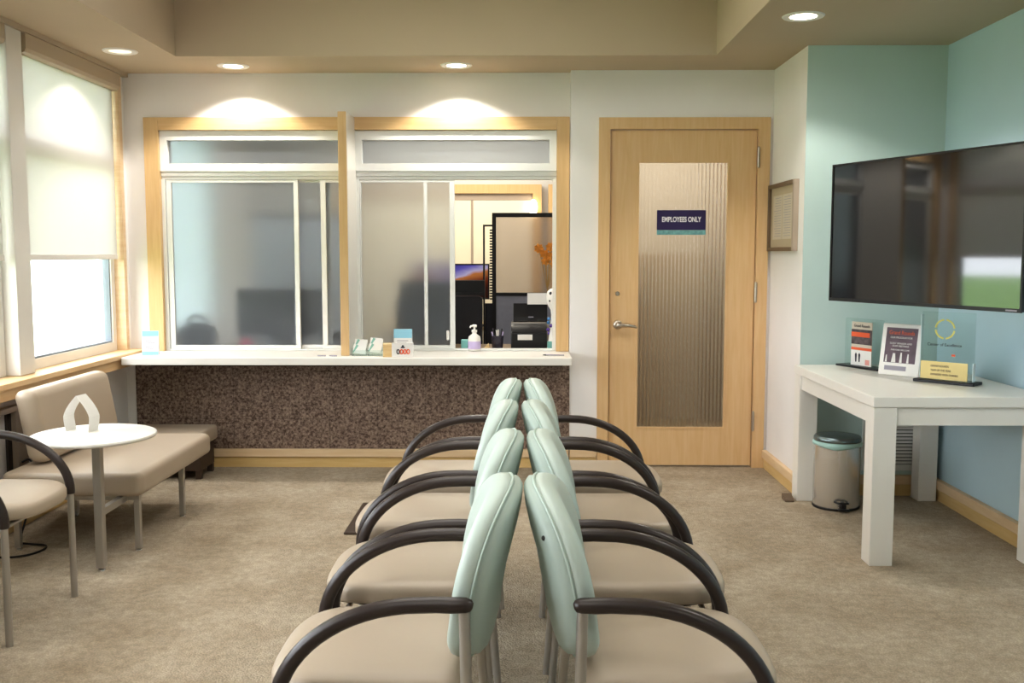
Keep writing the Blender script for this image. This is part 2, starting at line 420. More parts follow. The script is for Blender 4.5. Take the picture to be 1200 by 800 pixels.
def side_window(n, y0, y1, label):
    """one bay of the window wall: frame, rails, gasket and pane"""
    w = struct('window_%d' % n, None, None, label, 'window', loc=(WX - 0.08, (y0 + y1) / 2, 0.746))
    b = B()
    fr = lambda ya, yb, za, zb: box(b, WX - 0.12, WX - 0.05, ya, yb, za, zb)
    fr(y0, y0 + 0.05, 0.746, 2.444); fr(y1 - 0.05, y1, 0.746, 2.444)
    fr(y0 + 0.05, y1 - 0.05, 0.746, 0.80); fr(y0 + 0.05, y1 - 0.05, 2.39, 2.444)
    fr(y0 + 0.05, y1 - 0.05, 1.86, 1.94)
    obj('window_frame', b, M['win_frame'], w)
    b = B()
    for (a, c) in ((0.80, 1.86), (1.94, 2.39)):
        t = 0.010
        box(b, WX - 0.10, WX - 0.06, y0 + 0.05, y0 + 0.05 + t, a, c); box(b, WX - 0.10, WX - 0.06, y1 - 0.05 - t, y1 - 0.05, a, c)
        box(b, WX - 0.10, WX - 0.06, y0 + 0.06, y1 - 0.06, a, a + t); box(b, WX - 0.10, WX - 0.06, y0 + 0.06, y1 - 0.06, c - t, c)
    obj('gasket', b, M['gasket'], w)
    b = B(); box(b, WX - 0.083, WX - 0.079, y0 + 0.06, y1 - 0.06, 0.81, 1.85)
    box(b, WX - 0.083, WX - 0.079, y0 + 0.06, y1 - 0.06, 1.95, 2.38)
    obj('pane', b, M['glass'], w)
    return w
side_window(1, 4.95, 6.125, 'window by the reception counter with a half lowered blind')
side_window(2, 3.45, 4.79, 'window above the armchairs at the frame edge, past the white post')
side_window(3, 1.95, 3.29, 'window along the side wall outside the view')
side_window(4, 0.45, 1.79, 'window beside the camera outside the view')
for i, (ya, yb) in enumerate(((4.79, 4.95), (3.29, 3.45), (1.79, 1.95), (0.29, 0.45))):
    b = B(); box(b, WX - 0.14, WX + 0.02, ya + 0.005, yb - 0.005, 0.746, 2.444, 0.004)
    struct('trim_%d' % (5 + i), b, M['win_frame'], 'white post between window bays' if i == 0 else 'white window post along the side wall outside the view', 'post')
b = B(); box(b, WX - 0.16, WX, YB, 0.29, 0.746, 2.444)
struct('wall_left_rear', b, M['white_wall'], 'white stretch of side wall beside the camera', 'wall')

def blind(y0, y1, zb, label):
    t = thing('roller_blind', label, 'blind', (WX - 0.01, (y0 + y1) / 2, 2.443))
    b = B(); pts = [(WX - 0.045, 2.442), (WX + 0.03, 2.442), (WX + 0.03, 2.37), (WX + 0.022, 2.352), (WX + 0.005, 2.345), (WX - 0.045, 2.345)]
    prism(b, pts, 'y', y0, y1); obj('cassette', b, M['beige_metal'], t)
    b = B(); box(b, WX - 0.0215, WX - 0.0205, y0 + 0.012, y1 - 0.012, zb, 2.35); obj('fabric', b, M['blind'], t)
    b = B(); box(b, WX - 0.028, WX - 0.014, y0 + 0.01, y1 - 0.01, zb - 0.03, zb, 0.004); obj('hem_bar', b, M['win_frame'], t)
    return t
blind(4.965, 6.115, 1.345, 'white roller blind lowered halfway in the window by the reception counter')
blind(3.47, 4.77, 1.345, 'white roller blind in the window bay beyond the white post')

# baseboards: lower plate and proud cap
def baseboard(name, segs, label):
    o = struct(name, None, None, label, 'baseboard', loc=(segs[0][0], segs[0][2], 0))
    b = B(); c = B()
    for (x0, x1, y0, y1, nx, ny) in segs:
        box(b, x0, x1, y0, y1, 0.0, 0.066)
        ex = 0.012
        box(c, x0 - (ex if nx < 0 else 0), x1 + (ex if nx > 0 else 0), y0 - (ex if ny < 0 else 0), y1, 0.066, 0.116, 0.003, 1)
    obj('base_plate', b, M['base_wood'], o); obj('base_cap', c, M['base_cap'], o)
baseboard('baseboard_back', [(-2.44, 0.294, DY - 0.028, DY - 0.006, 0, -1)], 'maple baseboard below the speckled panel of the reception counter')
baseboard('baseboard_door', [(0.30, 0.468, DY - 0.02, DY - 0.001, 0, -1)], 'short maple baseboard between counter and door casing')
baseboard('baseboard_return', [(SX - 0.02, SX - 0.001, TY - 0.02, DY - 0.02, -1, 0)], 'maple baseboard on the narrow white side wall')
baseboard('baseboard_alcove', [(SX + 0.002, RX - 0.03, TY - 0.02, TY - 0.001, 0, -1)], 'maple baseboard under the vent behind the white table')
baseboard('baseboard_right', [(RX - 0.02, RX - 0.001, YB, TY - 0.035, -1, 0)], 'maple baseboard along the teal side wall')
baseboard('baseboard_left', [(WX + 0.001, WX + 0.02, YB, DY - 0.02, 1, 0)], 'maple baseboard under the windows')

# ------------------------------------------------------------------ reception windows
b = B(); Y0, Y1 = WY - 0.035, WY + 0.10
box(b, -2.367, -2.278, Y0, Y1, 0.732, 2.196); box(b, 0.215, 0.294, Y0, Y1, 0.732, 2.196)
wc = struct('trim_9', b, M['maple'], 'maple casing framing the reception windows', 'casing')
b = B(); box(b, -2.277, 0.214, Y0, Y1, 2.118, 2.196)
tr = struct('trim_10', b, M['maple_h'], 'maple head casing across the top of the reception windows', 'casing')
b = B(); box(b, -1.100, -1.050, 5.92, WY + 0.10, 0.732, 2.192, 0.002, 1)
o = struct('trim_11', b, M['maple'], 'maple dividing fin between the two reception windows', 'trim')
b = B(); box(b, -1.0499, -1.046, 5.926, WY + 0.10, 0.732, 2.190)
obj('lit_side_skin', b, M['white_lam'], o, label='pale skin standing in for light on the side')  # light falling on the fin's side is put into this pale colour

def slider(n, x0, x1, panels, stiles, label, open_from=None):
    """white reception window: transom with frosted pane and sliding frosted panels below"""
    w = struct('window_%d' % n, None, None, label, 'window', loc=((x0 + x1) / 2, WY + 0.02, 0.732))
    ya, yb = WY - 0.012, WY + 0.075
    b = B(); frame_xz(b, x0, x1, 1.865, 2.116, 0.044, ya, yb, 0.048, 0.058)
    obj('transom_frame', b, M['white_metal'], w)
    b = B(); box(b, x0 + 0.044, x1 - 0.044, WY + 0.03, WY + 0.036, 1.912, 2.058); obj('transom_pane', b, M['frost'], w)
    b = B(); box(b, x0, x1, ya + 0.012, yb, 1.835, 1.864); box(b, x0, x1, ya + 0.022, yb, 1.815, 1.834)
    box(b, x0, x0 + 0.022, ya + 0.012, yb, 0.733, 1.815); box(b, x1 - 0.022, x1, ya + 0.012, yb, 0.733, 1.815)
    box(b, x0 + 0.022, x1 - 0.022, ya + 0.004, yb, 0.733, 0.742)
    obj('track_frame', b, M['white_metal'], w)
    for (px0, px1, dy, sl, sr, pull) in panels:
        y0 = WY + 0.012 + dy; y1 = y0 + 0.022
        b = B(); box(b, px0, px0 + sl, y0, y1, 0.743, 1.813); box(b, px1 - sr, px1, y0, y1, 0.743, 1.813)
        box(b, px0 + sl, px1 - sr, y0, y1, 0.743, 0.766); box(b, px0 + sl, px1 - sr, y0, y1, 1.797, 1.813)
        p = obj('sliding_panel', b, M['white_metal'], w)
        b = B(); box(b, px0 + sl, px1 - sr, y0 + 0.008, y0 + 0.013, 0.766, 1.797); obj('frosted_pane', b, M['frost'], p)
        if pull is not None:
            b = B(); box(b, pull - 0.009, pull + 0.009, y0 - 0.004, y0 + 0.009, 0.80, 0.86, 0.003); obj('finger_pull', b, M['white_pl'], p)
    for (sx, sw, dy) in stiles:
        b = B(); box(b, sx - sw / 2, sx + sw / 2, WY + 0.012 + dy, WY + 0.026 + dy, 0.766, 1.797); obj('stile', b, M['white_metal'], w)
    return w
slider(5, -2.277, -1.097, [(-2.252, -1.418, 0.0, 0.032, 0.028, None), (-1.46, -1.22, 0.028, 0.03, 0.03, None), (-1.275, -1.122, 0.0, 0.032, 0.01, None)], [],
       'closed frosted sliding reception window next to the side wall')
slider(6, -1.049, 0.214, [(-1.026, -0.428, 0.0, 0.008, 0.032, -0.475)], [(-0.612, 0.022, 0.0)],
       'frosted sliding reception window standing partly open onto the office')

# counter top
ct = thing('reception_counter', 'long white counter shelf under the frosted reception windows', 'counter', (-1.05, 6.0, 0.685))
b = B(); box(b, -2.395, 0.296, 5.80, 6.40, 0.686, 0.731, 0.004); obj('worktop', b, M['white_lam'], ct)
b = B(); box(b, -2.30, 0.25, 6.02, 6.145, 0.655, 0.685); obj('support_rail', b, M['under'], ct)

# ------------------------------------------------------------------ employees door
d = struct('door_1', None, None, 'maple door with a tall reeded glass panel', 'door', loc=(1.0, DY, 0))
b = B(); y0, y1 = DY - 0.02, DY + 0.12
box(b, 0.472, 0.542, y0, y1, 0, 2.183); box(b, 1.452, 1.524, y0, y1, 0, 2.183)
obj('door_casing', b, M['door_wood'], d)
b = B(); box(b, 0.542, 1.452, y0, y1, 2.112, 2.183); obj('head_casing', b, M['door_wood'], d)
b = B(); frame_xz(b, 0.548, 1.447, 0.012, 2.106, 0.165, DY + 0.005, DY + 0.045, 0.232, 0.185)
dl = obj('door_leaf', b, M['door_wood'], d)
b = B(); frame_xz(b, 0.713, 1.282, 0.244, 1.921, 0.012, DY + 0.0, DY + 0.02, 0.012, 0.012); obj('glazing_bead', b, M['door_wood'], dl)
b = B(); N = 24 * 8; xa, xb = 0.72, 1.275; front = []; back = []
for i in range(N + 1):
    x = xa + (xb - xa) * i / N; s = abs(math.sin(i * PI / 8))
    front.append((x, DY + 0.022 - 0.005 * s)); back.append((x, DY + 0.028))
va = [[b.verts.new((x, y, z)) for (x, y) in front] for z in (0.25, 1.915)]
vb = [[b.verts.new((x, y, z)) for (x, y) in back] for z in (0.25, 1.915)]
for V in (va, vb):
    for i in range(N): b.faces.new((V[0][i], V[0][i + 1], V[1][i + 1], V[1][i]))
for i in range(N):
    b.faces.new((va[0][i], va[0][i + 1], vb[0][i + 1], vb[0][i])); b.faces.new((va[1][i], va[1][i + 1], vb[1][i + 1], vb[1][i]))
for k in (0, N): b.faces.new((va[0][k], va[1][k], vb[1][k], vb[0][k]))
obj('reeded_pane', b, M['reed'], dl, smooth=60)
b = B(); q = Matrix.Rotation(PI / 2, 3, 'X')
lathe(b, [(0, 0.014), (0.020, 0.014), (0.026, 0.010), (0.028, 0.0), (0, 0.0)]); bmesh.ops.rotate(b, verts=b.verts, matrix=q, cent=(0, 0, 0))
bmesh.ops.translate(b, verts=b.verts, vec=(0.60, DY + 0.005, 0.905))
tube(b, [(0.60, DY - 0.005, 0.905), (0.60, DY - 0.045, 0.905)], 0.011)
pts = [(0.60, DY - 0.045, 0.905), (0.63, DY - 0.05, 0.906), (0.665, DY - 0.05, 0.903), (0.70, DY - 0.045, 0.897), (0.712, DY - 0.035, 0.89)]
tube(b, pts, [0.014, 0.012, 0.010, 0.009, 0.007]); ball(b, (0.60, DY - 0.045, 0.905), 0.02)
obj('lever_handle', b, M['nickel'], d, smooth=True, label='satin nickel lever handle')
b = B(); lathe(b, [(0, 0.006), (0.012, 0.006), (0.014, 0.0), (0, 0)], n=20); bmesh.ops.rotate(b, verts=b.verts, matrix=q, cent=(0, 0, 0))
bmesh.ops.translate(b, verts=b.verts, vec=(0.597, DY + 0.005, 1.10)); obj('lock_cylinder', b, M['nickel'], d, smooth=True)
for z in (1.94, 1.11, 0.30):
    b = B(); tube(b, [(1.452, DY - 0.026, z - 0.055), (1.452, DY - 0.026, z + 0.055)], 0.009, 10)
    box(b, 1.444, 1.460, DY - 0.022, DY - 0.0195, z - 0.05, z + 0.05); ball(b, (1.452, DY - 0.026, z + 0.058), 0.008); ball(b, (1.452, DY - 0.026, z - 0.058), 0.008)
    obj('hinge', b, M['nickel'], d, smooth=True)

sg = thing('door_sign', 'purple EMPLOYEES ONLY sign with a teal bottom band on the door glass', 'sign', (0.99, DY + 0.014, 1.466))
b = B(); box(b, 0.838, 1.142, DY + 0.0125, DY + 0.0155, 1.496, 1.619); obj('sign_panel', b, M['purple'], sg)
b = B(); box(b, 0.838, 1.142, DY + 0.0125, DY + 0.0155, 1.466, 1.4955); obj('sign_band', b, M['teal_band'], sg)
lettering('lettering', 'EMPLOYEES ONLY', 0.044, M['sign_white'], sg, (0.0, -0.0022, 0.094), xs=0.68, bold=0.0011)

# ------------------------------------------------------------------ framed notice on the return wall
pf = thing('framed_notice', 'small framed two column notice on the narrow white wall beside the door', 'picture', (SX - 0.012, 5.84, 1.37))
b = B(); ya, yb, za, zb = 5.545, 6.125, 1.365, 1.765
x0, x1 = SX - 0.03, SX - 0.001
b2 = B()
box(b, x0, x1, ya, ya + 0.03, za, zb); obj('frame_side', b, M['frame_taupe'], pf)
box(b2, x0, x1, yb - 0.03, yb, za, zb); box(b2, x0, x1, ya + 0.03, yb - 0.03, za, za + 0.022); box(b2, x0, x1, ya + 0.03, yb - 0.03, zb - 0.022, zb)
obj('frame', b2, M['frame_brown'], pf)
b = B(); box(b, SX - 0.014, SX - 0.002, ya + 0.03, yb - 0.03, za + 0.022, zb - 0.022); obj('mat_board', b, M['mat_board'], pf)
for (pa, pb) in ((5.63, 5.83), (5.845, 6.045)):
    b = B(); box(b, SX - 0.0155, SX - 0.0142, pa, pb, za + 0.07, zb - 0.07); pg = obj('page', b, M['paper_page'], pf)
    b = B()
    for k in range(16):
        z = zb - 0.085 - k * 0.015
        box(b, SX - 0.0162, SX - 0.0156, pa + 0.02, pb - 0.02 - 0.05 * random.random(), z - 0.0025, z)
    obj('printed_lines', b, M['grey_ink'], pg)

# ------------------------------------------------------------------ recessed lights
LIGHTS = [(-2.235, 5.55, 'recessed ceiling light in the soffit above the window blind', 0.055),
          (-1.735, 5.99, 'recessed ceiling light above the closed reception window', 0.055),
          (-0.395, 5.98, 'recessed ceiling light above the partly open reception window', 0.055),
          (1.33, 4.78, 'recessed ceiling light in the soffit before the teal alcove', 0.06)]
LX = LIGHTS + [(1.70, 2.4, '', 0.06), (1.70, 0.2, '', 0.06), (-2.235, 3.3, '', 0.055), (-2.235, 1.2, '', 0.055)]
for i, (x, y, lab, r) in enumerate(LIGHTS):
    t = thing('recessed_light', lab, 'ceiling light', (x, y, CZ), 0, 'recessed ceiling lights')
    b = B(); lathe(b, [(r + 0.004, -0.004), (r + 0.035, -0.006), (r + 0.040, -0.0005), (r + 0.004, -0.0005), (r + 0.004, -0.004)], x, y, CZ)
    obj('trim_ring', b, M['white_pl'], t, smooth=True)
    b = B(); lathe(b, [(0, -0.0035), (r * 0.9, -0.0030), (r + 0.004, -0.0015), (0, -0.0008)], x, y, CZ)
    obj('lens', b, M['lens'] if i != 0 else M['lens_dim'], t, smooth=True)
for i, (x, y, lab, r) in enumerate(LX):
    ld = bpy.data.lights.new('downlight', 'SPOT'); ld.energy = (22, 42, 42, 40, 40, 26, 20, 20)[i]; ld.spot_size = math.radians(124 if i < 3 else 130); ld.spot_blend = 0.35
    ld.shadow_soft_size = 0.03; ld.color = (1.0, 0.955, 0.89)
    lo = bpy.data.objects.new('downlight', ld); COL.objects.link(lo); lo.location = (x, y, CZ - 0.012)

# ------------------------------------------------------------------ armchairs
def outline_seat(k=0.0):
    """D-shaped seat outline in (u, y): square rear, strongly rounded front"""
    pts = []
    W, D0, D1 = 0.225 - k, 0.0 + k, 0.435 - k
    n = 10
    for i in range(n + 1):           # front, from y=-W to y=+W, superellipse
        pass
    R = 0.19
    for i in range(25):
        a = -PI / 2 + PI * i / 24
        ca, sa = math.cos(a), math.sin(a)
        x = (D1 - R) + R * (abs(ca) ** 0.62); y = W * math.copysign(abs(sa) ** 0.60, sa)
        pts.append((x, y))
    rr = 0.04
    for c, s, a0 in ((D0 + rr, W - rr, PI / 2), (D0 + rr, -W + rr, PI)):
        for j in range(5):
            a = a0 + PI / 2 * j / 4
            pts.append((c + rr * math.cos(a), s + rr * math.sin(a)))
    return pts

def make_chair(label):
    t = thing('armchair', label, 'chair', (0, 0, 0), 0, 'mint and taupe waiting room armchairs')
    S = 0.2                                     # local origin sits 0.2 m in front of the rear posts
    P = lambda u, y, z: (u - S, y, z)
    b = B()
    lay = [(0.03, 0.428), (0.004, 0.431), (0.0, 0.440), (0.0, 0.462), (0.004, 0.472), (0.013, 0.479), (0.04, 0.484), (0.10, 0.487), (0.16, 0.488)]
    base = outline_seat(0); cu, cv = 0.20, 0.0
    def inset(k): return [(cu + (u - cu) * (1 - k / 0.225), cv + (y - cv) * (1 - k / 0.225)) for (u, y) in base]
    loft(b, [[P(u, y, z - 0.010 * max(0, (u - 0.30) / 0.13) ** 2) for (u, y) in inset(k)] for (k, z) in lay])
    obj('seat', b, M['taupe'], t, smooth=60, world=False)
    b = B(); loft(b, [[P(u, y, z) for (u, y) in inset(0.035)] for z in (0.415, 0.4275)])
    obj('seat_pan', b, M['under'], t, world=False)
    # backrest: curved in plan, arched top
    Z0, Z1, HW = 0.50, 0.850, 0.222
    def outline(k):
        if k > 0:
            f = 1 - k / 0.19
            return [(y * f, 0.675 + (z - 0.675) * f) for (y, z) in outline(0)]
        pts = []; w = HW - k; z0 = Z0 + k; z1 = Z1 - k; zm = 0.655; rb = 0.075
        for i in range(33):
            a = PI * i / 32; ca, sa = math.cos(a), math.sin(a)
            pts.append((w * math.copysign(abs(ca) ** 0.70, ca), zm + (z1 - zm) * abs(sa) ** 0.86))
        for i in range(9): 
            a = PI + PI / 2 * i / 8; pts.append((-w * 0.93 + rb + rb * math.cos(a), z0 + rb + rb * math.sin(a)))
        for i in range(9):
            a = 1.5 * PI + PI / 2 * i / 8; pts.append((w * 0.93 - rb + rb * math.cos(a), z0 + rb + rb * math.sin(a)))
        return pts
    def ur(y, z):                                # rear surface of the backrest
        return -0.052 - 0.195 * (z - 0.5) + 0.045 * (y / 0.22) ** 2
    def back_layers(lay):
        return [[P(ur(y, z) + off, y, z) for (y, z) in outline(k)] for (k, off) in lay]
    b = B(); loft(b, back_layers([(0.10, 0.001), (0.05, 0.0), (0.018, 0.003), (0.006, 0.012), (0.005, 0.0280)]))
    sh = obj('back_shell', b, M['mint_shell'], t, smooth=60, world=False)
    b = B(); loft(b, back_layers([(0.006, 0.0285), (0.0, 0.034), (0.0, 0.050), (0.004, 0.063), (0.014, 0.074), (0.045, 0.083), (0.10, 0.086)]))
    pad = obj('back_cushion', b, M['mint'], t, smooth=60, world=False)
    b = B(); tube(b, [P(ur(y, z) + 0.0283, y, z) for (y, z) in outline(0.002)], 0.0035, 6, closed=True)
    obj('piping', b, M['mint_seam'], pad, smooth=True, world=False)
    for s in (-1, 1):
        y = 0.247 * s
        b = B(); tube(b, [P(-0.035, y, 0.0), P(-0.012, y, 0.30), P(0.0, y, 0.46), P(0.004, y, 0.655)], 0.0115, 12)
        obj('leg', b, M['steel'], t, smooth=True, world=False)
        b = B(); tube(b, [P(0.386, y, 0.0), P(0.386, y, 0.43)], 0.0125, 12)
        obj('leg', b, M['steel'], t, smooth=True, world=False)
        # armrest: flat run from the rear post, then a quarter arc down to the front leg
        pts = [P(-0.014, y, 0.647), P(-0.010, y, 0.648), P(0.0, y, 0.649), P(0.03, y, 0.649), P(0.06, y, 0.650), P(0.09, y, 0.649)]
        for i in range(1, 17):
            a = PI / 2 * i / 16; pts.append(P(0.09 + 0.297 * math.sin(a), y, 0.425 + 0.224 * math.cos(a)))
        pts.append(P(0.387, y, 0.415))
        rs = [0.006, 0.012, 0.0155] + [0.0165] * (len(pts) - 4) + [0.0155]
        b = B(); tube(b, pts, rs, 14, flat=1.15)
        obj('armrest', b, M['arm'], t, smooth=True, world=False)
        b = B(); tube(b, [P(0.38, y * 0.98, 0.405), P(0.20, y * 0.98, 0.40), P(-0.004, y, 0.405)], 0.009, 10)
        obj('side_rail', b, M['steel'], t, smooth=True, world=False)
    for u in (0.36, 0.05):
        b = B(); tube(b, [P(u, -0.243, 0.404), P(u, 0.243, 0.404)], 0.008, 10)
        obj('cross_rail', b, M['steel'], t, smooth=True, world=False)
    b = B(); ball(b, P(ur(0.16, 0.80) + 0.015, -0.172, 0.765), 0.006); 
    obj('back_bolt', b, M['rubber'], t, smooth=True, world=False)
    return t

CH = 0.577; Y1c = 2.155; RP = 0.112
nth = ['last chair away from the reception counter', 'third chair from the reception counter', 'second chair from the reception counter', 'chair closest to the reception counter']
proto = None
jl = [(0.0, 0.0), (0.004, 0.012), (-0.014, -0.008), (-0.002, 0.008)]
jr = [(0.0055, 0.0), (0.014, -0.012), (-0.001, 0.008), (0.007, -0.01)]
for side, jit in ((-1, jl), (1, jr)):
    for i in range(4):
        lab = '%s, mint backed row facing %s' % (nth[i], 'the windows' if side < 0 else 'the television')
        loc = (side * (RP + 0.2) + jit[i][0], Y1c + CH * i, 0); rz = (PI if side < 0 else 0) + jit[i][1]
        if proto is None:
            proto = make_chair(lab); proto.location = loc; proto.rotation_euler = (0, 0, rz)
        else: dup(proto, loc, rz, lab)
dup(proto, (-1.955, 3.511, 0), 0.0, 'armchair under the windows next to the round white table')
dup(proto, (-1.915, 2.84, 0), 0.12, 'armchair under the windows cut off by the picture edge, legs only')

# ------------------------------------------------------------------ settee with tablet table
st = thing('settee', 'armless taupe vinyl settee with steel legs under the window', 'settee', (-2.05, 4.78, 0))
def rbox_loft(x0, x1, y0, y1, z0, z1, r, rz):
    b = B()
    def ring(k, z):
        pts = []
        for (cx, cy, a0) in ((x1 - r, y1 - r, 0), (x0 + r, y1 - r, PI / 2), (x0 + r, y0 + r, PI), (x1 - r, y0 + r, 1.5 * PI)):
            for j in range(7):
                a = a0 + PI / 2 * j / 6; pts.append((cx + (r - k) * math.cos(a), cy + (r - k) * math.sin(a), z))
        return pts
    lay = []
    for j in range(6):
        a = PI / 2 * j / 5; lay.append((rz * (1 - math.sin(a)), z0 + rz * (1 - math.cos(a))))
    for j in range(6):
        a = PI / 2 * j / 5; lay.append((rz * (1 - math.cos(a)), z1 - rz * (1 - math.sin(a))))
    loft(b, [ring(k, z) for k, z in lay]); return b
b = rbox_loft(-2.33, -1.695, 4.27, 5.285, 0.268, 0.375, 0.05, 0.028)
obj('seat_cushion', b, M['taupe'], st, smooth=60)
b = rbox_loft(-0.052, 0.052, -0.425, 0.425, 0.0, 0.335, 0.05, 0.04)
# stand the back cushion up with a slight recline
for v in b.verts:
    x, y, z = v.co; v.co = (x - 2.255 - 0.18 * (z - 0.0) + 0.02, y + 4.855, 0.385 + z)
obj('back_cushion', b, M['taupe'], st, smooth=60)
b = B()
for y in (4.36, 4.94): box(b, -2.33, -1.735, y - 0.014, y + 0.014, 0.238, 0.266)
for x in (-2.30, -1.80): box(b, x - 0.014, x + 0.014, 4.374, 4.926, 0.238, 0.266)
obj('seat_frame', b, M['steel'], st)
for y in (4.36, 4.94):
    for x in (-2.30, -1.748):
        b = B(); box(b, x - 0.013, x + 0.013, y - 0.013, y + 0.013, 0.012, 0.238, 0.002, 1)
        lg = obj('leg', b, M['steel'], st)
        b = B(); lathe(b, [(0, 0.0), (0.014, 0.0), (0.014, 0.006), (0.006, 0.012), (0, 0.012)], x, y, 0, 16); obj('glide', b, M['chrome'], lg, smooth=True)
for y in (4.62, 5.10):
    b = B(); tube(b, [(-2.29, y, 0.25), (-2.335, y, 0.34), (-2.352, y, 0.44), (-2.375, y, 0.60)], 0.014, 10); obj('back_support', b, M['steel'], st, smooth=True)

sb = thing('end_stool', 'low taupe padded stool on short dark legs behind the settee by the counter', 'stool', (-2.1, 5.85, 0))
b = rbox_loft(-2.38, -1.90, 5.74, 6.06, 0.20, 0.288, 0.04, 0.02); obj('seat_cushion', b, M['taupe'], sb, smooth=60)
b = B(); box(b, -2.35, -1.925, 5.77, 6.03, 0.05, 0.199, 0.003, 1); obj('apron', b, M['bronze'], sb)
for x in (-2.33, -2.04, -1.943):
    for y in (5.79, 6.01):
        b = B(); box(b, x - 0.016, x + 0.016, y - 0.016, y + 0.016, 0, 0.05); obj('leg', b, M['bronze'], sb)

tt = thing('round_table', 'small round white table on one steel post beside the settee', 'table', (-1.82, 4.085, 0))
tx, ty = -1.812, 4.08
b = B(); lathe(b, [(0, 0.572), (0.238, 0.572), (0.249, 0.576), (0.253, 0.583), (0.251, 0.590), (0.245, 0.593), (0, 0.593)], tx, ty, 0, 64); obj('tabletop', b, M['white_lam'], tt, smooth=35)
b = B(); box(b, tx - 0.005, tx + 0.031, ty - 0.018, ty + 0.018, 0.012, 0.566, 0.003, 1); obj('post', b, M['steel'], tt)
b = B(); lathe(b, [(0, 0.566), (0.07, 0.566), (0.07, 0.5715), (0, 0.5715)], tx + 0.01, ty, 0, 24); obj('mounting_plate', b, M['steel'], tt)
b = B(); lathe(b, [(0, 0.0), (0.017, 0.0), (0.016, 0.005), (0.006, 0.012), (0, 0.012)], tx + 0.013, ty, 0, 20); obj('glide', b, M['chrome'], tt, smooth=True)
b = B(); box(b, tx, tx + 0.026, ty + 0.0185, 4.345, 0.236, 0.266); obj('link_bar', b, M['steel'], tt)

# folded white card standing on the round table (two bowed legs meeting in a point)
b = B()
def card_leg(s):
    prof = []
    for i in range(13):
        z = 0.155 * i / 12; x = 0.056 - 0.004 * (z / 0.155) + 0.012 * math.sin(PI * min(1, z / 0.10) * 0.5) if z < 0.0 else 0
        f = z / 0.155
        x = 0.053 + 0.012 * math.sin(f * PI * 0.75) - 0.062 * max(0, (f - 0.38) / 0.62) ** 1.35
        prof.append((s * x, z))
    inner = [(s * (abs(x) - 0.0015), z) for x, z in reversed(prof)]
    q = prof + inner
    ang = math.radians(-10); c_, s_ = math.cos(ang), math.sin(ang)
    rings = []
    for w in (-0.036, 0.036):
        rings.append([(-1.888 + (x * c_ - w * s_), 4.14 + (x * s_ + w * c_), 0.594 + z) for x, z in q])
    loft(b, rings)
card_leg(-1); card_leg(1)
o = obj('folded_card', b, M['white']); tag(o, 'folded white arch shaped card standing on the round table', 'card')

pr = thing('power_outlet_box', 'grey metal outlet housing on the wall behind the settee', 'outlet', (-2.47, 4.68, 0.12))
b = B(); box(b, WX + 0.0, WX + 0.04, 4.56, 4.80, 0.585, 0.612, 0.003, 1); box(b, WX, WX + 0.04, 4.70, 4.80, 0.118, 0.585, 0.003, 1); obj('housing', b, M['frame_taupe'], pr)
b = B(); box(b, WX + 0.0, WX + 0.012, 4.66, 4.699, 0.118, 0.585); obj('slot', b, M['under'], pr)
b = B(); pts = [(-2.455, 4.72, 0.33), (-2.42, 4.72, 0.345), (-2.395, 4.70, 0.32), (-2.385, 4.68, 0.24), (-2.39, 4.62, 0.10), (-2.385, 4.55, 0.02), (-2.36, 4.47, 0.006), (-2.29, 4.44, 0.005),
       (-2.21, 4.42, 0.005), (-2.185, 4.36, 0.005), (-2.21, 4.28, 0.005), (-2.27, 4.24, 0.005), (-2.35, 4.24, 0.005), (-2.43, 4.27, 0.005)]
def smooth_path(p, n=6):
    p = [Vector(q) for q in p]; out = []
    for i in range(len(p) - 1):
        a, c, d_, e = p[max(i - 1, 0)], p[i], p[i + 1], p[min(i + 2, len(p) - 1)]
        for k in range(n):
            t = k / n; out.append(0.5 * ((2 * c) + (-a + d_) * t + (2 * a - 5 * c + 4 * d_ - e) * t * t + (-a + 3 * c - 3 * d_ + e) * t ** 3))
    out.append(p[-1]); return out
tube(b, smooth_path(pts), 0.005, 8)
o = obj('power_cable', b, M['rubber'], smooth=True); tag(o, 'black power cord looping on the carpet under the settee', 'cord')

b = B(); box(b, -0.86, -0.71, 4.62, 5.19, 0.0, 0.012, 0.003, 1)
o = obj('floor_plate', b, M['bronze']); tag(o, 'flat dark brown floor plate on the carpet beside the seat row facing the windows', 'floor plate')

# ------------------------------------------------------------------ white table in the alcove
wt = thing('side_table', 'chunky white laminate table with square legs in the teal alcove', 'table', (1.89, 4.78, 0))
X0, X1, Ya, Yb = 1.505, 2.265, 4.17, 5.395
b = B(); box(b, X0 - 0.004, X1 + 0.004, Ya - 0.004, Yb + 0.004, 0.695, 0.74, 0.002, 1); obj('tabletop', b, M['white_lam'], wt)
b = B(); a = 0.012
box(b, X0 + 0.1, X1 - 0.1, Ya + a, Ya + 0.04, 0.615, 0.695); box(b, X0 + 0.1, X1 - 0.1, Yb - 0.04, Yb - a, 0.615, 0.695)
box(b, X0 + a, X0 + 0.04, Ya + 0.1, Yb - 0.1, 0.615, 0.695); box(b, X1 - 0.04, X1 - a, Ya + 0.1, Yb - 0.1, 0.615, 0.695)
obj('apron', b, M['white_lam'], wt)
for x in (X0, X1 - 0.1):
    for y in (Ya, Yb - 0.1):
        xi = x + 0.026 if (x > 2 and y < 5) else x
        b = B(); box(b, xi, x + 0.1, y, y + 0.1, 0, 0.694, 0.002, 1); obj('leg', b, M['white_lam'], wt)

# things on the table, each turned about its own upright
def turned(ang, c):
    ca, sa = math.cos(ang), math.sin(ang)
    def f(b):
        for v in b.verts:
            x, y, z = v.co; v.co = (c[0] + x * ca - y * sa, c[1] + x * sa + y * ca, c[2] + z)
        return b
    return f
